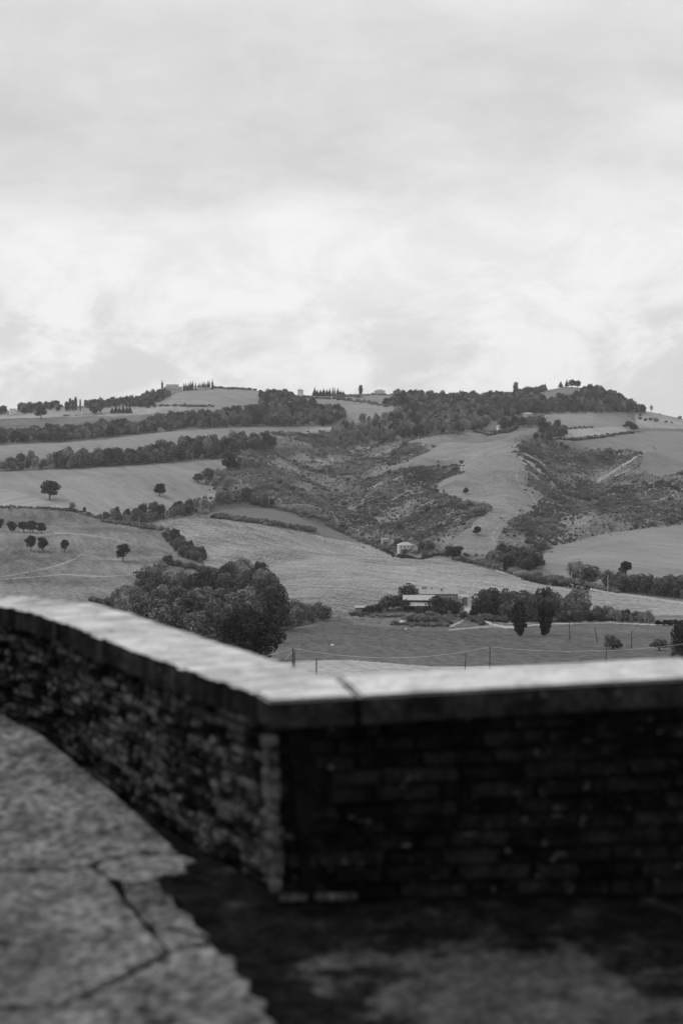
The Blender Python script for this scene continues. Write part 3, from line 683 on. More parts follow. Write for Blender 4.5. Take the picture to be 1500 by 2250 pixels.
# visibility: a crown counts as seen when its top clears what stands in front of it
def score(c):
    px, py = project(c[0], c[1], c[2]+c[3]*0.8)
    if not (5 < px < 1495): return 0
    lim_y = 1500 if px > 600 else np.interp(px, [0, 150, 350, 550, 700], [1300, 1318, 1375, 1432, 1480])
    if py > lim_y: return 0
    return c[3]*c[4]/(c[1]**2)*1e6
cand.sort(key=score, reverse=True)
n_ind = 300 - len([1 for l in LONE if l[1] in ('oak', 'field', 'big', 'tall', 'sparse', 'pale')]) - 5
print('wood trees', len(cand), 'individuals', n_ind)
for c in cand[:n_ind]:
    lab, grp = WOODS[c[6]][0], WOODS[c[6]][5]
    poly = WOODS[c[6]][1]; px, py = project(c[0], c[1], c[2])
    fx = (px-max(0, min(q[0] for q in poly)))/(min(1500, max(q[0] for q in poly))-max(0, min(q[0] for q in poly)))
    here = [q[1] for q in poly if abs(q[0]-px) < 140] or [py]; fy = (py-min(here))/(max(here)-min(here)+1)
    side = ('at its far left', 'left of its middle', 'at its middle', 'right of its middle', 'at its far right')[max(0, min(4, int(fx*5)))]
    rank = ('back row', 'middle row', 'front row')[max(0, min(2, int(fy*3)))]
    if c[5]: lab = lab.replace('dark ', '').replace('broadleaf ', '').replace('tree', 'pale tree', 1)
    hs = (WOODS[c[6]][2][0]*.72, WOODS[c[6]][2][1]*1.05); hq = (c[3]-hs[0])/(hs[1]-hs[0]); sz = 'tall ' if hq > .7 else 'short ' if hq < .3 else 'middling '
    if not lab.startswith(('small', 'low')): lab = sz+lab; grp = sz+grp
    lab = ' '.join((lab+', '+rank+' '+side).replace('right of the half','by the half').split()[:16]); grp = grp+', '+rank+' '+side+(' pale' if c[5] else '')
    put_tree('broadleaf_tree', 'pale' if c[5] else 'oak', (c[0], c[1], c[2]), c[3], c[4], lab, 'tree', grp)

def instanced(name, pts, scl, rots, idx, meshes, label, cat):
    """one stuff object: foliage meshes set on points"""
    me = bpy.data.meshes.new(name); me.from_pydata([tuple(p) for p in pts], [], []); me.update()
    a = me.attributes.new('scl', 'FLOAT_VECTOR', 'POINT'); a.data.foreach_set('vector', np.asarray(scl, np.float32).ravel())
    a = me.attributes.new('rot', 'FLOAT', 'POINT'); a.data.foreach_set('value', np.asarray(rots, np.float32))
    a = me.attributes.new('pick', 'INT', 'POINT'); a.data.foreach_set('value', np.asarray(idx, np.int32))
    o = link(name, me); tag(o, label, cat, None, 'stuff')
    ng = bpy.data.node_groups.new(name+'_nodes', 'GeometryNodeTree')
    ng.interface.new_socket('Geometry', in_out='INPUT', socket_type='NodeSocketGeometry')
    ng.interface.new_socket('Geometry', in_out='OUTPUT', socket_type='NodeSocketGeometry')
    gi = ng.nodes.new('NodeGroupInput'); go = ng.nodes.new('NodeGroupOutput')
    jn = ng.nodes.new('GeometryNodeJoinGeometry')
    for m_ in reversed(meshes):          # the join lists the last link first
        src = next(ob for ob in col.objects if ob.data == m_)
        oi = ng.nodes.new('GeometryNodeObjectInfo'); oi.inputs['Object'].default_value = src; oi.inputs['As Instance'].default_value = True
        oi.transform_space = 'ORIGINAL'; ng.links.new(oi.outputs['Geometry'], jn.inputs[0])
    ip = ng.nodes.new('GeometryNodeInstanceOnPoints')
    ng.links.new(gi.outputs[0], ip.inputs['Points']); ng.links.new(jn.outputs[0], ip.inputs['Instance'])
    ip.inputs['Pick Instance'].default_value = True
    def attr(nm, typ):
        n = ng.nodes.new('GeometryNodeInputNamedAttribute'); n.data_type = typ; n.inputs['Name'].default_value = nm
        return next(s for s in n.outputs if s.enabled)
    ng.links.new(attr('pick', 'INT'), ip.inputs['Instance Index'])
    ng.links.new(attr('scl', 'FLOAT_VECTOR'), ip.inputs['Scale'])
    cx = ng.nodes.new('ShaderNodeCombineXYZ'); ng.links.new(attr('rot', 'FLOAT'), cx.inputs[2])
    ng.links.new(cx.outputs[0], ip.inputs['Rotation'])
    ng.links.new(ip.outputs[0], go.inputs[0])
    md = o.modifiers.new('foliage', 'NODES'); md.node_group = ng
    return o
rest = cand[n_ind:]
oakm = [c for c, t in PROTO['oak']]; palem = [c for c, t in PROTO['pale']]
have = {ob.data for ob in col.objects}
meshes = [m_ for m_ in oakm+palem if m_ in have]
no = len([m_ for m_ in oakm if m_ in have]); npl = len(meshes)-no
idx = [(no+rnd.randrange(npl)) if c[5] else rnd.randrange(no) for c in rest]
instanced('woodland', [(c[0], c[1], c[2]-0.2) for c in rest], [(c[4], c[4], c[3]) for c in rest], [rnd.uniform(0, 6.28) for _ in rest], idx, meshes,
          'far wooded bands and hilltop woods of broadleaf trees beyond the nearer ones', 'woodland')

# ------------------------------------------------------------------ scrub in the eroded gullies
area = np.abs(0.5*((GX[1:, 1:]-GX[:-1, :-1])*(GY[1:, :-1]-GY[:-1, 1:])-(GX[1:, :-1]-GX[:-1, 1:])*(GY[1:, 1:]-GY[:-1, :-1])))
zs = (zone == 1) & (np.abs(fcx-750) < 950)
dens = 0.25*np.clip(0.75+2.4*fbm(fX, fY, 48, 3, 201), 0.10, 1.6)
p = np.where(zs, area*dens, 0)
cnt = rng.poisson(np.minimum(p, 50)).astype(int)
rr, cc = np.nonzero(cnt); rep = cnt[rr, cc]; rr = np.repeat(rr, rep); cc = np.repeat(cc, rep)
u, w_ = rng.random(len(rr)), rng.random(len(rr))
def bil(G): return (G[rr, cc]*(1-u)+G[rr, cc+1]*u)*(1-w_)+(G[rr+1, cc]*(1-u)+G[rr+1, cc+1]*u)*w_
SX, SY, SZ = bil(GX), bil(GY), bil(GZ)
spill = rng.normal(0, 1, (2, len(SX)))*np.where(rng.random(len(SX)) < .25, 4.0, 0.6)
SX = SX+spill[0]; SY = SY+spill[1]; SZ = ground_z(SX, SY)
big = np.clip(0.5+1.3*fbm(SX, SY, 45, 2, 222), 0, 1)
wd = (0.9+1.3*rng.random(len(SX))**2+2.6*big*rng.random(len(SX))**2); wd = np.where(rng.random(len(SX)) < .012, wd+2.5+2.5*rng.random(len(SX)), wd); hh = wd*(0.5+0.45*rng.random(len(SX)))
shr = [c for c, t in PROTO['shrub']]; have = {ob.data for ob in col.objects}; shr = [s for s in shr if s in have]
print('scrub bushes', len(SX))
instanced('scrub', np.stack([SX, SY, SZ-0.15], -1), np.stack([wd, wd, hh], -1), rng.random(len(SX))*6.28, rng.integers(0, len(shr), len(SX)), shr,
          'low grey scrub and bushes covering the eroded gullies', 'scrub')
# hedge banks and rough edges: low bushes along field boundaries
EDGES = [([(0,1115),(100,1118),(165,1124),(215,1138)], 1.6), ([(470,1137),(560,1148),(690,1168)], 3.2), ([(720,1155),(790,1188),(850,1210)], 2.6), ([(1060,1240),(1150,1268),(1240,1286)], 3.4),
         ([(1240,1278),(1300,1292),(1360,1302)], 2.0), ([(1015,1232),(1080,1246)], 2.2), ([(560,1108),(640,1125),(720,1150)], 2.6), ([(770,1352),(840,1356),(920,1360),(990,1372)], 1.1), ([(860,1372),(930,1376),(980,1376)], 1.2), ([(900,1366),(960,1366)], 2.2),
         ([(1060,1362),(1110,1368)], 2.2), ([(1035,1362),(1060,1374)], 2.0), ([(1180,1366),(1230,1366)], 2.6), ([(1240,968),(1300,962),(1390,951)], 2.5), ([(1245,943),(1300,940)], 2.0), ([(660,874),(740,878),(800,884),(850,894)], 3.0), ([(740,873),(790,872)], 3.5),
         ([(470,852),(560,856)], 3.0), ([(280,893),(400,892),(470,894)], 2.5), ([(560,1100),(470,1110),(450,1130)], 3.0), ([(480,1040),(500,1060),(480,1090)], 4.0), ([(355,1165),(300,1156),(230,1146)], 2.8), ([(380,1242),(470,1258)], 2.5), ([(600,955),(720,962)], 4.0),
         ([(812,868),(870,868)], 2.0), ([(1040,944),(1090,951),(1125,944),(1135,936)], 2.4), ([(930,1222),(985,1218)], 2.6), ([(905,1216),(960,1214)], 2.0), ([(840,1200),(880,1214)], 2.4), ([(200,1320),(240,1328)], 2), ([(1080,1330),(1200,1336)], 2.5), ([(1290,1360),(1430,1366)], 2.0), ([(1080,1350),(1160,1360),(1240,1364)], 2.4)]
ex = []
for line, s in EDGES:
    n = int(sum(math.hypot(b[0]-a[0], b[1]-a[1]) for a, b in zip(line[:-1], line[1:]))/3.0)
    xs = np.interp(np.linspace(0, len(line)-1, n), range(len(line)), [q[0] for q in line]); ys = np.interp(np.linspace(0, len(line)-1, n), range(len(line)), [q[1] for q in line])
    for q in range(2):
        P = hit(xs+rng.normal(0, 2.0, n), ys+rng.normal(0, 1.1, n))
        for pt in P:
            k = s*rnd.uniform(0.6, 1.5); ex.append((pt[0], pt[1], pt[2]-0.1, k*1.3, k*rnd.uniform(0.7, 1.1)))
instanced('hedge_bank', [e[:3] for e in ex], [(e[3], e[3], e[4]) for e in ex], [rnd.uniform(0, 6.28) for _ in ex], [rnd.randrange(len(shr)) for _ in ex], shr,
          'low bushes and brambles growing along the field boundaries', 'hedge')
# ------------------------------------------------------------------ buildings
B = {}
B['white'] = plain('white_render', 0.62, 0.12, 0.6, 0.9)
B['pale'] = plain('pale_render', 0.42, 0.15, 0.6, 0.9)
B['grey'] = plain('grey_render', 0.20, 0.15, 0.6, 0.9)
B['brick'] = plain('old_brick', 0.19, 0.3, 0.8, 0.9)
B['tile'] = plain('clay_tiles', 0.30, 0.25, 1.5, 0.9)
B['tilelight'] = plain('pale_tiles', 0.40, 0.2, 1.5, 0.9)
B['sheet'] = plain('roof_sheet', 0.36, 0.18, 0.8, 0.7)
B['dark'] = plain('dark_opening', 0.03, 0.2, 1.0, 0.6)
B['glass'] = plain('window_glass', 0.03, 0.2, 1.0, 0.15, spec=0.5)
B['wood'] = plain('weathered_wood', 0.06, 0.3, 3.0, 0.9)
B['metal'] = plain('pale_metal', 0.7, 0.1, 3.0, 0.5)
B['conc'] = plain('pole_concrete', 0.35, 0.15, 3.0, 0.8)

def roof_hip(w, d, z, h, ov, ridge):
    """hip (ridge < 1) or gable (ridge = 1) roof solid over a w x d plan"""
    a, b = w/2+ov, d/2+ov; r = a*ridge
    m = MB()
    v = [(-a,-b,z),(a,-b,z),(a,b,z),(-a,b,z),(-a,-b,z+.15),(a,-b,z+.15),(a,b,z+.15),(-a,b,z+.15),(-r,0,z+h),(r,0,z+h)]
    return m.add(v, [(3,2,1,0),(0,1,5,4),(1,2,6,5),(2,3,7,6),(3,0,4,7),(4,5,9,8),(6,7,8,9),(5,6,9),(7,4,8)])
def window(parent, x, y, z, w=1.0, h=1.4, face=-1, mat='white', pane='glass'):
    """a framed window on the front (face -1) wall at y"""
    t = 0.12; yo = y-0.06
    m = MB(); m.box(x-w/2-t, x-w/2, yo, y+.02, z-t, z+h+t); m.box(x+w/2, x+w/2+t, yo, y+.02, z-t, z+h+t)
    m.box(x-w/2, x+w/2, yo, y+.02, z+h, z+h+t); m.box(x-w/2, x+w/2, yo-.05, y+.02, z-t, z)
    f = m.build('window', B[mat], parent)
    MB().box(x-w/2+.002, x+w/2-.002, y-.025, y+.015, z+.002, z+h-.002).build('pane', B[pane], f)
    return f
def house(name, px, py, w, d, h, rh, ridge, wallm, roofm, label, rz=0.0, wins=(), doors=(), chim=(), sink=0.6, ov=0.45, frame='white', cat='house'):
    p = hit1(px, py); root = empty(name, (p.x, p.y+d/2, p.z), rz); tag(root, label, cat)
    MB().box(-w/2, w/2, -d/2, d/2, -sink-1.5, h).build('wall', B[wallm], root)
    rf = roof_hip(w, d, h+0.003, rh, ov, ridge).build('roof', B[roofm], root)
    for cx, cy, ch in chim: MB().box(cx-.35, cx+.35, cy-.35, cy+.35, h+rh*0.35, h+rh+ch).build('chimney', B['brick'], rf)
    for wx, wz, ww, wh in wins: window(root, wx, -d/2, wz, ww, wh, mat=frame)
    for dx, dw, dh in doors: MB().box(dx-dw/2, dx+dw/2, -d/2-.06, -d/2+.02, -0.2, dh).build('door', B['wood'], root)
    return root
# valley house, white, hip roof
house('farmhouse', 891, 1214, 11.5, 9, 5.2, 2.4, 0.25, 'white', 'tilelight', 'white two storey house with hipped roof in the valley garden', 0.12,
      [(-4,3.4,.9,1.2),(-1.4,3.4,.9,1.2),(1.4,3.4,.9,1.2),(4,3.4,.9,1.2),(-4,.9,.9,1.3),(4,.9,.9,1.3)], [(0.6,1.2,2.2)], [(2,1,.6)])
house('outbuilding', 845, 1203, 5, 4, 4.2, 1.2, 1, 'pale', 'tile', 'small pale outbuilding left of the white valley house', 0.3, [(1,1.6,.8,1.0)], [(-1,1.0,2.0)])
# the farm
house('farmhouse', 964, 1335, 15.5, 8, 5.6, 1.7, 1.0, 'grey', 'tile', 'grey two storey farmhouse with chimneys behind the trees', 0.05,
      [(-1.6,3.3,1.0,1.2),(.4,3.3,1.0,1.2),(2.1,3.3,.5,1.2),(4.6,3.0,1.0,1.5),(-5.5,3.3,1.0,1.2)], [(4.6,1.1,2.1)], [(-6.5,1.5,.7),(-2.6,1.5,.6),(1.2,-1.5,.3)])
pb = hit1(922, 1346)
bn = empty('barn', (pb.x, pb.y+3, pb.z), -0.04); tag(bn, 'long low barn with pale stepped sheet roof at the farm', 'barn')
for a in (-5.6, -1.9, 1.9, 5.6): MB().box(a-.15, a+.15, -3.6, -3.3, -1.5, 2.3).build('post', B['wood'], bn)
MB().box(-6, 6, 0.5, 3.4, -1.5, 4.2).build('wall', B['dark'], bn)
MB().add([(-6.4,-4.2,2.1),(6.4,-4.2,2.1),(6.4,-.6,3.2),(-6.4,-.6,3.2),(-6.4,-4.2,2.3),(6.4,-4.2,2.3),(6.4,-.6,3.4),(-6.4,-.6,3.4)], [(3,2,1,0),(4,5,6,7),(0,1,5,4),(1,2,6,5),(2,3,7,6),(3,0,4,7)]).build('lower_roof', B['sheet'], bn)
MB().add([(-6.6,-1.2,4.0),(6.2,-1.2,4.0),(6.2,3.8,5.4),(-6.6,3.8,5.4),(-6.6,-1.2,4.2),(6.2,-1.2,4.2),(6.2,3.8,5.6),(-6.6,3.8,5.6)], [(3,2,1,0),(4,5,6,7),(0,1,5,4),(1,2,6,5),(2,3,7,6),(3,0,4,7)]).build('upper_roof', B['sheet'], bn)
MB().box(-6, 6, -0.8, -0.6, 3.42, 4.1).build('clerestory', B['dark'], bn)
house('shed', 1001, 1334, 4.5, 4, 3.4, 1.0, 1, 'pale', 'sheet', 'small pale roofed shed touching the farmhouse right side', 0.2, (), [(0,1.2,2)])
house('shed', 1013, 1331, 5.5, 4, 3.6, 0.7, 1, 'brick', 'sheet', 'low shed with bright sheet roof by the farm drive', -0.1, (), [(0,1.4,2)])
house('shed', 797, 1348, 6, 4, 2.2, 0.6, 1, 'brick', 'sheet', 'little low shed at the left end of the farm mound', 0.1, (), [(0,1.2,1.8)])
house('shed', 932, 1322, 3.4, 3, 4.2, 0.5, 1, 'brick', 'sheet', 'narrow shed between the barn roof and the farmhouse', 0.0, (), [(0,1,2)])
# skyline
pc = hit1(384, 862); ch = empty('church', (pc.x, pc.y, pc.z), 0.1); tag(ch, 'hilltop church with thin bell tower and long nave', 'church')
MB().box(-13, 6, -6, 6, -4, 10.2).build('wall', B['pale'], ch)
roof_hip(19, 12, 10.2, 2.2, .5, 1.0).build('roof', B['tile'], ch).location = (-3.5, 0, 0)
MB().box(-13.5, 12, -10.5, -6.02, -4, 6.6).build('lower_wing', B['pale'], ch)
MB().add([(-14,-11,6.6),(12.5,-11,6.6),(12.5,-6.05,8.4),(-14,-6.05,8.4),(-14,-11,6.9),(12.5,-11,6.9),(12.5,-6.05,8.7),(-14,-6.05,8.7)], [(3,2,1,0),(4,5,6,7),(0,1,5,4),(1,2,6,5),(2,3,7,6),(3,0,4,7)]).build('wing_roof', B['tile'], ch)
for wx in (-10, -6, -2, 2, 6, 9.5): window(ch, wx, -10.5, 2.8, 1.2, 1.8, mat='pale')
tw = MB().box(-21, -17.6, -2, 1.6, -4, 15).build('bell_tower', B['brick'], ch)
for a in (-20.9, -18.1):
    for b in (-1.9, 1.1): MB().box(a, a+.45, b, b+.45, 15.003, 17.6).build('belfry_pier', B['brick'], tw)
MB().add([(-21.3,-2.3,17.6),(-17.3,-2.3,17.6),(-17.3,1.9,17.6),(-21.3,1.9,17.6),(-19.3,-.2,18.8)], [(3,2,1,0),(0,1,4),(1,2,4),(2,3,4),(3,0,4)]).build('tower_roof', B['tile'], tw)
house('long_building', 452, 857, 24, 5, 2.9, 0.9, 1, 'pale', 'tilelight', 'long low building below the cypress row on the hill', 0.05, [(-8,1,1,1),(-3,1,1,1),(3,1,1,1),(8,1,1,1)], [(0,1.2,2)])
house('small_house', 660, 869, 9, 6, 7.5, 2, 1, 'white', 'tile', 'small tall pale house on the skyline right of the tree clump', 1.2, [(0,4.4,.9,1.2)], [(0,1,2)])
house('villa', 834, 867, 17, 11, 5.2, 2.6, 0.35, 'white', 'tile', 'white hip roofed villa on the skyline near the centre', -0.1,
      [(-6.5,2.9,1,1.2),(-3.5,2.9,1,1.2),(0,2.9,1,1.2),(3.5,2.9,1,1.2),(6.5,2.9,1,1.2),(-5,.6,1.2,1.4),(3,.6,1.2,1.4)], [(-1,1.2,2)], [(3,0,.6)])
house('block_house', 28, 911, 10, 8, 8.5, 0.8, 0.6, 'white', 'tilelight', 'pale cubic house among trees at the far left skyline', 0.4, [(-2.5,5.5,.9,1.2),(2.5,5.5,.9,1.2),(-2.5,2,.9,1.2)], [(2,1,2)])
house('garden_house', 1102, 944, 10, 8, 3.6, 2.0, 0.3, 'white', 'tilelight', 'low white round edged house in the hedged garden on the spur', 0.2, [(-2.5,1.4,1,1.1),(2.5,1.4,1,1.1)], [(0,1,2)])
house('garden_shed', 1054, 945, 5, 3.5, 2.4, 0.6, 1, 'white', 'tilelight', 'tiny white shed at the left end of the hedged garden', 0.1, (), [(0,1,1.9)])
house('terraced_house', 1160, 917, 11, 7, 4.2, 1.9, 0.5, 'pale', 'tilelight', 'pale house among trees below the wooded hill', 0.1, [(-3,1.8,1,1.2),(0,1.8,1,1.2),(3,1.8,1,1.2)], [(1.5,1,2)])
house('garden_shed', 1202, 919, 6, 4, 2.6, 0.7, 1, 'white', 'sheet', 'small white shed right of the pale house below the wood', 0.1, (), [(0,1,2)])
house('garden_shed', 1188, 915, 8, 4, 2.4, 0.6, 1, 'brick', 'tile', 'dark low shed between pale house and white shed', 0.1, (), [(0,1,2)])
house('shed', 183, 912, 6, 4, 2.6, 0.6, 1, 'white', 'sheet', 'white walled shed in the far left meadow', -0.1, (), [(1,1,2)])
house('shed', 146, 914, 9, 4, 2.2, 0.7, 1, 'brick', 'sheet', 'low dark shed left of the white shed in far meadow', 0.1, (), [(0,1.2,2)])
house('shed', 168, 914, 5, 3, 2.0, 0.5, 1, 'pale', 'sheet', 'pale lean shed between the two far meadow sheds', 0, (), [(0,1,1.8)])
house('tunnel_house', 770, 876, 14, 6, 1.6, 0.8, 1, 'pale', 'tilelight', 'low pale roof left of the lone skyline tree', 0.2, (), [(0,1,1.5)])
house('small_house', 1098, 868, 8, 6, 5.0, 1.6, 1, 'pale', 'tile', 'half hidden pale house left of the tallest skyline tree', 0.1, [(0,2.6,1,1.2)], [(2,1,2)])

# clipped hedge round the valley garden
def hedge(name, line, w, h, label, cat='hedge', mat='cyp', n_per=14):
    P = hit([q[0] for q in line], [q[1] for q in line]); root = None
    pts = []
    for a, b in zip(P[:-1], P[1:]):
        k = max(2, int(np.linalg.norm(b[:2]-a[:2])/1.5))
        for i in range(k): pts.append(a+(b-a)*i/k)
    pts.append(P[-1]); pts = np.array(pts); pts[:, 2] = ground_z(pts[:, 0], pts[:, 1]); o = pts[0].copy()
    g = random.Random(len(pts)); rg = 0.12 if 'clipped' in name else 0.55; lob = []
    for q in pts:
        k = g.uniform(1-rg, 1+rg*.6); lob.append((q[0]-o[0]+g.uniform(-rg, rg), q[1]-o[1]+g.uniform(-rg, rg)*1.5, q[2]-o[2]+h*k*0.42, w*0.6*k, w*0.6*k, h*k*0.55))
    me = leaf_cloud_free('foliage', lob, len(lob)*n_per, 0.34, L[mat], 300+len(line))
    ob = link(name, me); ob.location = o.tolist(); return tag(ob, label, cat)
def leaf_cloud_free(name, lobes, n, size, mat, seed):
    zmin = min(l[2] for l in lobes)-5
    lob = [(a, b, c-zmin, d, e, f) for a, b, c, d, e, f in lobes]
    me = leaf_cloud(name, lob, n, size, mat, seed, 0.6)
    co = np.empty(len(me.vertices)*3, np.float32); me.vertices.foreach_get('co', co); co = co.reshape(-1, 3); co[:, 2] += zmin; me.vertices.foreach_set('co', co.ravel()); me.update()
    return me
hedge('clipped_hedge', [(815,1194),(840,1207),(862,1219),(882,1227)], 1.6, 2.6, 'dark clipped hedge slanting down left of the white valley house', n_per=60)
hedge('clipped_hedge', [(882,1227),(930,1227),(984,1224)], 1.6, 2.4, 'dark clipped hedge running level below the white valley house', n_per=60)
hedge('clipped_hedge', [(1040,950),(1090,955),(1118,951),(1136,943)], 1.5, 2.2, 'curved low hedge round the garden on the spur', n_per=60)
hedge('bramble_hedge', [(470,1138),(560,1149),(640,1160),(690,1168)], 2.2, 3.0, 'long dark hedge between the dark field and hay field', n_per=60, mat='oak')
hedge('bramble_hedge', [(1205,969),(1260,969),(1320,963),(1390,953)], 1.8, 1.8, 'thin dark hedge along the upper right field edge', n_per=50, mat='oak')
hedge('bramble_hedge', [(100,1118),(150,1122),(190,1130),(215,1138)], 1.6, 2.0, 'thin hedge under the pale striped field at left', n_per=50, mat='oak')
hedge('roadside_hedge', [(1150,1275),(1200,1286),(1250,1291),(1290,1297)], 1.8, 2.2, 'dark roadside hedge above the right end of hay field', n_per=60, mat='oak')
hedge('clipped_hedge', [(1215,1361),(1260,1360),(1300,1358)], 1.6, 2.4, 'dark level hedge behind the bushes along the drive', n_per=60)

# ------------------------------------------------------------------ poles, lamp and wires
def pole(px, py, hpx, lean, label, r=0.11, D=None, cat='pole', group=None, cross=False, mat='wood', name='pole'):
    if D is None: p = hit1(px, py)
    else:
        d = ray(px, py); p = Vector((d*(D/d[1])).tolist())
    h = hpx*p.y/F; root = empty(name, p); tag(root, label, cat, group)
    gz = float(ground_z(p.x, p.y)[0])-p.z if D is not None else 0
    lx = lean*p.y/F
    MB().tube([(-lx*0.0, 0, min(gz, 0)-0.6), (0, 0, 0), (lx, 0, h)], [r*1.15, r*1.1, r*0.8], 8).build('shaft', B[mat], root, True)
    MB().tube([(lx, 0, h), (lx*1.01, 0, h+0.05)], [r*0.95, r*0.5], 8).build('cap', B['dark'], root)
    return root, Vector((p.x+lx, p.y, p.z+h))
_, T1 = pole(643, 1500, 77, 0.5, 'taller of the twin wooden poles behind the parapet corner', 0.15, D=225)
pole(647, 1500, 70, 0, 'shorter of the twin wooden poles behind parapet corner', 0.12, D=226)
pole(695, 1500, 54, 0, 'single dark post right of the twin poles', 0.11, D=232)
pole(1020, 1488, 55, 3, 'leaning thin post left of the tall field pole', 0.10, D=250)
_, T2 = pole(1075, 1488, 68, 0, 'tall pole carrying the cable in the stubble at centre right', 0.11, D=250)
pole(1328, 1478, 62, 4, 'leaning post below the bushy olive near the parapet', 0.12, D=265)
pole(1251, 1405, 40, -2, 'leaning post in the ploughed field right of the tall trees', 0.14)
pole(1312, 1412, 33, -7, 'strongly leaning post in the ploughed field', 0.13)
pole(1386, 1425, 38, 0, 'upright post between the two olives in the ploughed field', 0.13)
pole(1082, 1382, 16, -2, 'short stake beside the farm drive', 0.09)
pole(1334, 1303, 40, 0, 'pale utility pole by the gravel lane hedge', 0.16, mat='conc')
pole(1481, 1318, 22, 0, 'utility pole by the lane near the right edge', 0.14)
pl = hit1(1038, 1330); lp = empty('street_lamp', pl); tag(lp, 'tall pale street lamp with bent arm at the farm drive', 'lamp')
kk = pl.y/F
MB().tube([(0,0,-.5),(0,0,28*kk),(.3*kk,0,38*kk),(2.2*kk,0,44*kk),(5*kk,0,48*kk)], [.24,.2,.18,.16,.15], 8).build('post', B['metal'], lp, True)
MB().box(4.2*kk, 7.5*kk, -.2, .2, 48*kk-.1, 48*kk+.22).build('lamp_head', B['metal'], lp)
def cable(name, a, b, sag, label, r=0.016, ends=False):
    pts = [a.lerp(b, i/24.0)-Vector((0, 0, sag*4*(i/24.0)*(1-i/24.0))) for i in range(25)]
    ob = MB().tube(pts, [r]*25, 5).build(name, B['metal'], None, True); return tag(ob, label, 'cable')
d0 = ray(470, 1462); LFT = Vector((d0*(215/d0[1])).tolist())
d1 = ray(1640, 1390); RGT = Vector((d1*(262/d1[1])).tolist())
cable('overhead_cable', T1, T2, 1.75, 'pale overhead cable sagging between twin poles and tall field pole')
cable('overhead_cable', T2, RGT, 1.9, 'pale overhead cable from the tall field pole to the right')
cable('overhead_cable', LFT, T1, 0.35, 'pale cable running down left from the twin poles to oak')
d2 = ray(600, 1480); gy = Vector((d2*(224/d2[1])).tolist())
cable('guy_wire', T1-Vector((0, 0, .4)), gy, 0.02, 'slanting guy wire left of the twin poles', 0.02)
for px, py, s, lab in ((883, 1369, 1.0, 'white round hay bale wrapped in plastic below the farm'), (730, 1420, .5, 'tiny white stone lying in the ploughed field'), (891, 1384, .45, 'small white stone at the edge of the ploughed field')):
    p = hit1(px, py); g = random.Random(int(px)); m_ = bmesh.new(); bmesh.ops.create_icosphere(m_, subdivisions=2, radius=s)
    for v_ in m_.verts: v_.co *= g.uniform(.85, 1.12); v_.co.z = max(v_.co.z*0.62, -.3*s)
    me = bpy.data.meshes.new('stone'); m_.to_mesh(me); me.materials.append(B['white']); o = link('white_stone' if s < .9 else 'hay_bale', me); o.location = p+Vector((0, 0, .2)); tag(o, lab, 'stone' if s < .9 else 'bale')

# ------------------------------------------------------------------ terrace: parapet wall and paving in the foreground
ZG, ZT = -1.70, -0.965           # paving level and top of the coping, below the lens
CAPH = 0.105
def stone_mat(name, v, var, scale, spots, spot_v, bump=0.5, per_obj=0.35, rough=0.95, spec=0.1, grit=0.35):
    m, t, b = new_mat(name, rough, spec)
    p = t.n('ShaderNodeNewGeometry').outputs['Position']
    r = t.n('ShaderNodeObjectInfo').outputs['Random']
    f = t.rng(t.noise(p, scale, 6, 0.65), 0.3, 0.7, v*(1-var), v*(1+var))
    f = t.math('MULTIPLY', f, t.rng(r, 0, 1, 1-per_obj, 1+per_obj, False))
    sp = t.rng(t.noise(t.vmath('ADD', p, (5.3, 1.1, 8.2)), scale*2.2, 4, 0.6), spots, spots+0.09, 0.0, 1.0)
    f = t.math('ADD', f, t.math('MULTIPLY', sp, spot_v))
    f = t.math('MULTIPLY', f, t.rng(t.noise(t.vmath('ADD', p, (1.3, 9.1, 4.2)), scale*7, 4, 0.7), 0.32, 0.68, 1-grit, 1+grit))
    t.t.links.new(t.math('MAXIMUM', f, 0.004), b.inputs['Base Color'])
    bn = t.n('ShaderNodeBump', i_Strength=bump, i_Distance=0.012, i_Height=t.noise(p, scale*6, 5, 0.6))
    t.t.links.new(bn.outputs[0], b.inputs['Normal'])
    return m
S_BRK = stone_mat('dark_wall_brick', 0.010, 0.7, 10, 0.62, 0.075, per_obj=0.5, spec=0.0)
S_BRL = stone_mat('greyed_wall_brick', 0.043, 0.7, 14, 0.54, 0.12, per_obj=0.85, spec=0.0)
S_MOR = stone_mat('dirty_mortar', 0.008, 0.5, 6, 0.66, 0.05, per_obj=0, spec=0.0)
S_CAP = stone_mat('coping_top', 0.50, 0.28, 7, 0.58, -0.20, 0.4, 0.10, grit=0.12)
S_CAPB = stone_mat('coping_brick', 0.50, 0.26, 7, 0.59, -0.24, 0.5, 0.2, grit=0.12)
S_SIDE = stone_mat('coping_side_shade', 0.022, 0.6, 7, 0.64, 0.05, per_obj=0.4, spec=0.0)  # shade on the coping's upright faces put into their colour
S_QUO = stone_mat('limed_corner', 0.065, 0.8, 18, 0.58, 0.07, per_obj=0.35)
S_CONC = stone_mat('old_concrete', 0.112, 0.5, 3.2, 0.58, -0.05, 1.0, 0.14, grit=0.75)
S_ASPH, t, b = new_mat('worn_asphalt', 0.95, 0.0)
p = t.n('ShaderNodeNewGeometry').outputs['Position']
wv = t.vmath('MULTIPLY', t.vmath('SUBTRACT', p, (0.55, 4.12, ZG)), (1/.52, 1/.52, 0))
wd_ = t.n('ShaderNodeVectorMath', operation='LENGTH', i_0=wv).outputs['Value']
wd_ = t.math('ADD', wd_, t.rng(t.noise(p, 2.6, 6, 0.68), 0.25, 0.75, -0.75, 0.75))
wear = t.rng(wd_, 0.72, 1.12, 1.0, 0.0)
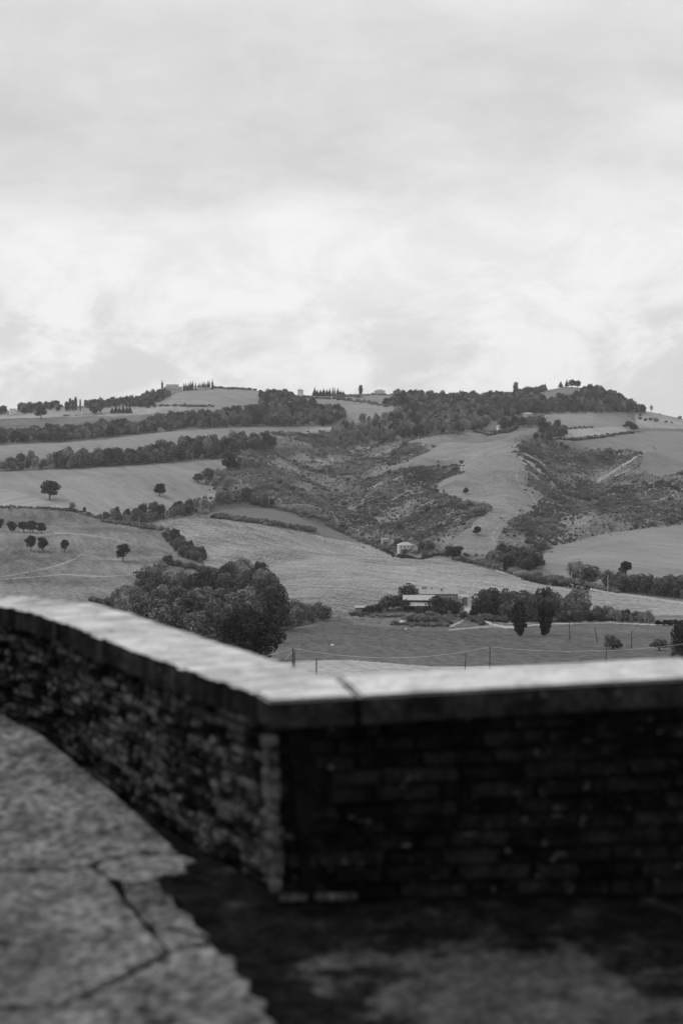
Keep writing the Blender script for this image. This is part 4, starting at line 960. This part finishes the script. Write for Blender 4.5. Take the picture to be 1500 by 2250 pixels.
gr = t.rng(t.noise(p, 30, 4, 0.7), 0.3, 0.7, 0.5, 1.5); mo = t.rng(t.noise(p, 7, 5, 0.65), 0.3, 0.7, 0.55, 1.45)
fv = t.math('MULTIPLY', t.math('MULTIPLY', gr, mo), t.math('ADD', 0.010, t.math('MAXIMUM', t.math('MULTIPLY', wear, 0.042), t.rng(t.noise(t.vmath('ADD', p, (2.2, 7.7, 0)), 3.2, 6, 0.66), 0.53, 0.70, 0.0, 0.022))))
t.t.links.new(fv, b.inputs['Base Color'])
bn = t.n('ShaderNodeBump', i_Strength=0.8, i_Distance=0.01, i_Height=t.noise(p, 40, 5, 0.6)); t.t.links.new(bn.outputs[0], b.inputs['Normal'])

inner_px = [(592,1538),(555,1521),(425,1479),(310,1435),(240,1408),(175,1384),(110,1357),(60,1343),(0,1331)]
left_path = [on_plane(px, py, ZT) for px, py in inner_px]
last, prev = left_path[-1], left_path[-2]
left_path += [last+Vector((-.40, .16, 0)), last+Vector((-.85, .22, 0)), last+Vector((-1.8, .22, 0)), last+Vector((-4.0, .1, 0))]
ca = on_plane(592, 1538, ZT); rdir = Vector((1.0, 0.03, 0)).normalized(); RISE = 0.050      # the right coping climbs gently
class Path:
    def __init__(s, pts):
        s.p = [Vector((q.x, q.y, 0)) for q in pts]; s.c = [0]
        for a, b in zip(s.p[:-1], s.p[1:]): s.c.append(s.c[-1]+(b-a).length)
        s.L = s.c[-1]
    def at(s, t):
        t = min(max(t, 0), s.L-1e-6)
        i = max(k for k in range(len(s.c)-1) if s.c[k] <= t)
        f = (t-s.c[i])/(s.c[i+1]-s.c[i]); pos = s.p[i].lerp(s.p[i+1], f)
        e = 0.12; return pos
    def tan(s, t):
        a, b = s.at(max(t-.09, 0)), s.at(min(t+.09, s.L)); return (b-a).normalized()
def smooth_path(pts, it=2):
    for _ in range(it):
        q = [pts[0]]
        for a, b in zip(pts[:-1], pts[1:]): q += [a.lerp(b, .25), a.lerp(b, .75)]
        q.append(pts[-1]); pts = q
    return pts
LP = Path([left_path[0]]+smooth_path(left_path[1:]))
RP = Path([ca, ca+rdir*5.5])
# inward normal (towards the terrace)
def nLs(t):
    d = LP.tan(t); return Vector((-d.y, d.x, 0))      # towards the terrace
nR = Vector((rdir.y, -rdir.x, 0))
wall = empty('parapet_wall', (ca.x, ca.y, ZG)); tag(wall, 'dark brick parapet wall with pale coping bending round the terrace', 'wall')
WI = Matrix.Translation(-wall.location)
def in_wall(o): o.parent = wall; o.location = o.location-wall.location; return o
def sweep(name, path, nfun, offs, mat, t0, t1, step, rise=0.0):
    """closed section swept along a path; offs: list of (offset towards the terrace, z)"""
    n = max(2, int((t1-t0)/step)+1); m = MB(); k = len(offs); vs_ = []
    for i in range(n):
        t = t0+(t1-t0)*i/(n-1); p = path.at(t); nn = nfun(t)
        for o, z in offs: vs_.append((p.x+nn.x*o-wall.location.x, p.y+nn.y*o-wall.location.y, z-ZG+(rise*t if z > ZG else 0)))
    fs = [(i*k+j, i*k+(j+1) % k, (i+1)*k+(j+1) % k, (i+1)*k+j) for i in range(n-1) for j in range(k)]
    fs += [tuple(range(k)), tuple(range((n-1)*k, n*k))[::-1]]
    o = m.add(vs_, fs).build(name, mat, wall); return o
LB0, LB1 = -0.045, -0.085         # left face: under the coping / at the paving
RB0, RB1 = -0.055, -0.075
CW = 0.41
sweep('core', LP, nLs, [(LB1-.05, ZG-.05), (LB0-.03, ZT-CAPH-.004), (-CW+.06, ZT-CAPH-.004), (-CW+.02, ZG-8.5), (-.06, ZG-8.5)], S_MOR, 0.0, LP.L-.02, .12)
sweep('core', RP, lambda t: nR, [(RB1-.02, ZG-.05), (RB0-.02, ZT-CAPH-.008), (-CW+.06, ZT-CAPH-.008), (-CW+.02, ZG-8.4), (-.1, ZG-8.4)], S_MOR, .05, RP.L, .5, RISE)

def rough_brick(name, mat, seed, bev=0.12, jit=0.10, side=None):
    """unit brick, edges chipped and uneven"""
    g = random.Random(seed); bm_ = bmesh.new(); bmesh.ops.create_cube(bm_, size=1.0)
    bmesh.ops.bevel(bm_, geom=bm_.edges[:], offset=bev*0.5, segments=1, affect='EDGES')
    for v_ in bm_.verts: v_.co += Vector((g.uniform(-jit, jit)*.25, g.uniform(-jit, jit)*.5, g.uniform(-jit, jit)*.6))
    me = bpy.data.meshes.new(name); bm_.normal_update(); bm_.to_mesh(me); bm_.free(); me.materials.append(mat)
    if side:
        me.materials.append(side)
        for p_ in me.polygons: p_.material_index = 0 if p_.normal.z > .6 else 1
    return me
BRK = [rough_brick('brick', S_BRK, i) for i in range(4)]; BRL = [rough_brick('brick', S_BRL, 20+i) for i in range(4)]
bricks = []
def lay(path, nfun, b0, b1_, t0, t1, light, seed, rise=0.0, rows=11, ws=(.24, .24, .25, .12, .17, .20), back=0.0):
    g = random.Random(seed); H = ZT-CAPH-ZG; b1 = b1_; rh = H/rows
    for r in range(rows):
        t = t0 + g.uniform(-.1, .02); z = ZG+rh*(r+.5)
        while t < t1:
            w = g.choice(ws) * g.uniform(.85, 1.12); b1 = b1_-back*max(t, 0)/3.0
            if t+w/2 > t0:
                p = path.at(t+w/2); nn = nfun(t+w/2); f = (z-ZG)/H; off = b1+(b0-b1)*f + g.uniform(-.013, .013)
                dpt = .10
                pos = Vector((p.x+nn.x*(off-dpt/2), p.y+nn.y*(off-dpt/2), z+rise*(t+w/2)*f+g.uniform(-.003, .003)))
                ang = math.atan2(-nn.x, nn.y)+math.pi
                bricks.append((pos, ang, (w-.014, dpt, rh*(1+rise*t/H)-.012+g.uniform(-.008, .004)), g.random() < light, g.randrange(4), math.atan((b1-b0)/H), g.uniform(-.02, .02)-rise*f))
            t += w
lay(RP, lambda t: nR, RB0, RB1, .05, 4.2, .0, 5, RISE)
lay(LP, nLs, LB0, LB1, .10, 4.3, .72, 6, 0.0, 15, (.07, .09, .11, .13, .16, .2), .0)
def bscore(b):
    px, py = project(b[0].x, b[0].y, b[0].z)
    if not (-20 < px < 1520 and py < 2260): return -1
    return b[2][0]/(b[0].y**2)
bricks.sort(key=bscore, reverse=True)
print('bricks', len(bricks))
rest_v = {True: MB(), False: MB()}
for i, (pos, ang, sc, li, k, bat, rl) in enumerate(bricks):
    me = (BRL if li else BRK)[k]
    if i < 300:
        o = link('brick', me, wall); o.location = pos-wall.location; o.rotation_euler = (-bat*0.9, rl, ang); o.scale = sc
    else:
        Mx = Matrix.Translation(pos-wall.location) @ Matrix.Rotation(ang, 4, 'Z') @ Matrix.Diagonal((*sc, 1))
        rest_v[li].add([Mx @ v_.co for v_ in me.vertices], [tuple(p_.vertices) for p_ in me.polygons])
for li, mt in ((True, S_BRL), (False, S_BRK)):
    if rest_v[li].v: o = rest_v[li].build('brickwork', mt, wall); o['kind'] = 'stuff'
# corner: limed stones up the arris
z = ZG+.03; g = random.Random(9); QU = [rough_brick('corner_stone', S_QUO, 60+i, .25, .12) for i in range(3)]
while z < ZT-CAPH-.05:
    h = g.uniform(.04, .075); f = (z-ZG)/(ZT-CAPH-ZG)
    cpt = Vector((ca.x, ca.y, 0)) + nR*(RB1+(RB0-RB1)*f+.012) + rdir*(-.004+.022*(1-f))
    o = link('corner_stone', QU[g.randrange(3)], wall); o.location = (cpt.x-wall.location.x, cpt.y-wall.location.y, z+h/2-ZG)
    o.scale = (g.uniform(.03, .06), .05, h-.006); o.rotation_euler = (0, 0, math.atan2(rdir.y, rdir.x)+g.uniform(-.3, .3)+.5); z += h
# lime splashes at the foot of the right wall
for x0, w in ((.03, .10), (.16, .15)):
    c = Vector((ca.x, ca.y, 0))+rdir*(x0+w/2)+nR*(RB1+.016)
    o = link('foot_stone', QU[int(x0*10) % 3], wall); o.location = (c.x-wall.location.x, c.y-wall.location.y, .012); o.scale = (w, .03, .022); o.rotation_euler = (0, 0, math.atan2(rdir.y, rdir.x))
# coping: bricks on edge across the left wall, slabs on the right wall
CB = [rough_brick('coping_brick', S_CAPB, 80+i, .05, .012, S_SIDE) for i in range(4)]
t = .142; g = random.Random(3)
while t < LP.L-.3 and t < 6.0:
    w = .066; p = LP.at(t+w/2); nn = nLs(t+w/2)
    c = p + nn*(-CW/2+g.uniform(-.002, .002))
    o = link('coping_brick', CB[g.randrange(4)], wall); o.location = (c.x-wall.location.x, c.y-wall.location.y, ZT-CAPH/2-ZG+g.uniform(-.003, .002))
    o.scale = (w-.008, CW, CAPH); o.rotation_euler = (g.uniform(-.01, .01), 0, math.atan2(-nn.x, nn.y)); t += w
def slab(pts, name='coping_slab', z0=ZT-CAPH, z1=ZT, mat=None, parent=wall):
    bm_ = bmesh.new(); rz_ = [RISE*max(0.0, (Vector((q[0], q[1], 0))-Vector((ca.x, ca.y, 0))).dot(rdir)-.05) for q in pts]; vs_ = [bm_.verts.new((q[0]-wall.location.x, q[1]-wall.location.y, z0-ZG+r0)) for q, r0 in zip(pts, rz_)]
    f_ = bm_.faces.new(vs_); r_ = bmesh.ops.extrude_face_region(bm_, geom=[f_]); 
    for v_ in [e for e in r_['geom'] if isinstance(e, bmesh.types.BMVert)]: v_.co.z += z1-z0
    bmesh.ops.recalc_face_normals(bm_, faces=bm_.faces[:])
    bmesh.ops.bevel(bm_, geom=bm_.edges[:], offset=.008, segments=2, affect='EDGES')
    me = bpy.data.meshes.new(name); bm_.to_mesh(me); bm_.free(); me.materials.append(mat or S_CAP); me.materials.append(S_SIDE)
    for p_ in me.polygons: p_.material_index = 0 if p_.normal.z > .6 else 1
    return link(name, me, parent)
q0, q1, q2, q3 = on_plane(561, 1520, ZT), on_plane(592, 1539, ZT), on_plane(776, 1530, ZT), on_plane(735, 1494, ZT)
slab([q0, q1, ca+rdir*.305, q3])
t = .317
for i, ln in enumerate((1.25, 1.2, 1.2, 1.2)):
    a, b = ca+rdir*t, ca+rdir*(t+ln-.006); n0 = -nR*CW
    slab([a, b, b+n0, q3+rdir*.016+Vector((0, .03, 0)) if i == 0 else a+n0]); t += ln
# paving
pav = empty('terrace_paving', (0, 0, ZG)); pav['kind'] = 'structure'
def on_tilt(px, py, k, y0):
    d = ray(px, py); t_ = (ZG-k*y0)/(d[2]-k*d[1]); return Vector((d*t_).tolist())
def floor_poly(name, pts, z, mat, th=.03, world=False, tilt=0.0, y0=0.0):
    P = [Vector(q) if world else (on_tilt(q[0], q[1], tilt, y0) if tilt else on_plane(q[0], q[1], ZG)) for q in pts]
    bm_ = bmesh.new(); f_ = bm_.faces.new([bm_.verts.new((q.x, q.y, z)) for q in P])
    if f_.normal.z < 0: f_.normal_flip()
    r_ = bmesh.ops.extrude_face_region(bm_, geom=[f_])
    for v_ in [e for e in r_['geom'] if isinstance(e, bmesh.types.BMVert)]: v_.co.z -= th
    bmesh.ops.recalc_face_normals(bm_, faces=bm_.faces[:])
    bmesh.ops.bevel(bm_, geom=[e for e in bm_.edges if all(abs(v_.co.z-z) < 1e-5 for v_ in e.verts)], offset=.006, segments=1, affect='EDGES')
    for v_ in bm_.verts: v_.co.z += tilt*(v_.co.y-y0) if tilt else 0
    me = bpy.data.meshes.new(name); bm_.to_mesh(me); bm_.free(); me.materials.append(mat); return link(name, me, pav)
fl = [(-6, 9.5), (-6, -12), (6, -12), (6, 7.5)]
base = []
for i in range(40):
    tt = LP.L*(1-i/39.0); p = LP.at(tt); base.append((p.x-nLs(tt).x*.1, p.y-nLs(tt).y*.1, 0))
for q in (ca+rdir*.2-nR*.1, ca+rdir*5.5-nR*.1): base.append((q.x, q.y, 0))
base += [(6, -12, 0), (-7, -12, 0), (-7, base[0][1], 0)]
floor_poly('asphalt', base, -0.012, S_ASPH, .25, True)
def rag(pts, amp=3.0, seed=0):
    g = random.Random(seed); out = []
    for a, b in zip(pts, pts[1:]+pts[:1]):
        n = max(1, int(math.hypot(a[0]-b[0], a[1]-b[1])/13))
        for i in range(n):
            f = i/n; j = amp if i else amp*.3
            out.append((a[0]+(b[0]-a[0])*f+g.uniform(-j, j), a[1]+(b[1]-a[1])*f+g.uniform(-j, j)*.8))
    return out
floor_poly('paving_slab', rag([(-500,1928),(-300,1925),(0,1914),(190,1905),(222,1888),(300,1872),(345,1868),(392,1872),(345,1826),(244,1736),(144,1657),(82,1607),(0,1568),(-90,1546),(-300,1530),(-500,1522)], 1.5, 1), 0.0, S_CONC, .25, False, .08, 5.45)
floor_poly('paving_slab', rag([(-900,1936),(-300,1929),(0,1918),(203,1908),(238,1929),(262,1965),(300,2012),(322,2040),(366,2087),(300,2122),(238,2160),(130,2205),(0,2212),(-300,2226),(-900,2240)], 2.5, 2), 0.0015, S_CONC)
floor_poly('paving_slab', rag([(-900,2246),(-300,2232),(0,2218),(134,2211),(243,2166),(308,2128),(374,2093),(466,2070),(482,2092),(520,2104),(512,2130),(548,2150),(545,2180),(586,2196),(580,2226),(612,2250),(604,2290),(700,2500),(-900,2500)], 6, 3), -0.001, S_CONC)
floor_poly('paving_slab', rag([(226,1892),(300,1877),(400,1877),(432,1889),(404,1902),(412,1912),(362,1916),(346,1932),(272,1934),(244,1924),(210,1905)], 4, 4), -0.002, S_CONC)
floor_poly('paving_slab', rag([(270,1938),(347,1935),(362,1962),(380,1968),(392,1996),(424,2012),(436,2036),(462,2052),(410,2038),(340,2034),(316,2018),(288,1982)], 4, 5), -0.003, S_CONC)
floor_poly('paving_slab', rag([(340,2040),(405,2044),(458,2064),(378,2086),(348,2062)], 3, 6), -0.002, S_CONC)
# ------------------------------------------------------------------ haze in the valley air
m = bpy.data.materials.new('valley_air'); m.use_nodes = True; t = m.node_tree; t.nodes.clear()
pv = t.nodes.new('ShaderNodeVolumePrincipled'); pv.inputs['Color'].default_value = (0.93, 0.93, 0.93, 1); pv.inputs['Density'].default_value = 0.00005; pv.inputs['Anisotropy'].default_value = 0.2
mo = t.nodes.new('ShaderNodeOutputMaterial'); t.links.new(pv.outputs[0], mo.inputs['Volume'])
hz = MB().box(-4700, 4700, -4700, 4700, float(GZ.min())-2.0, 100.0).build('haze', m); tag(hz, 'thin pale haze in the air over the valley', 'haze', None, 'stuff')
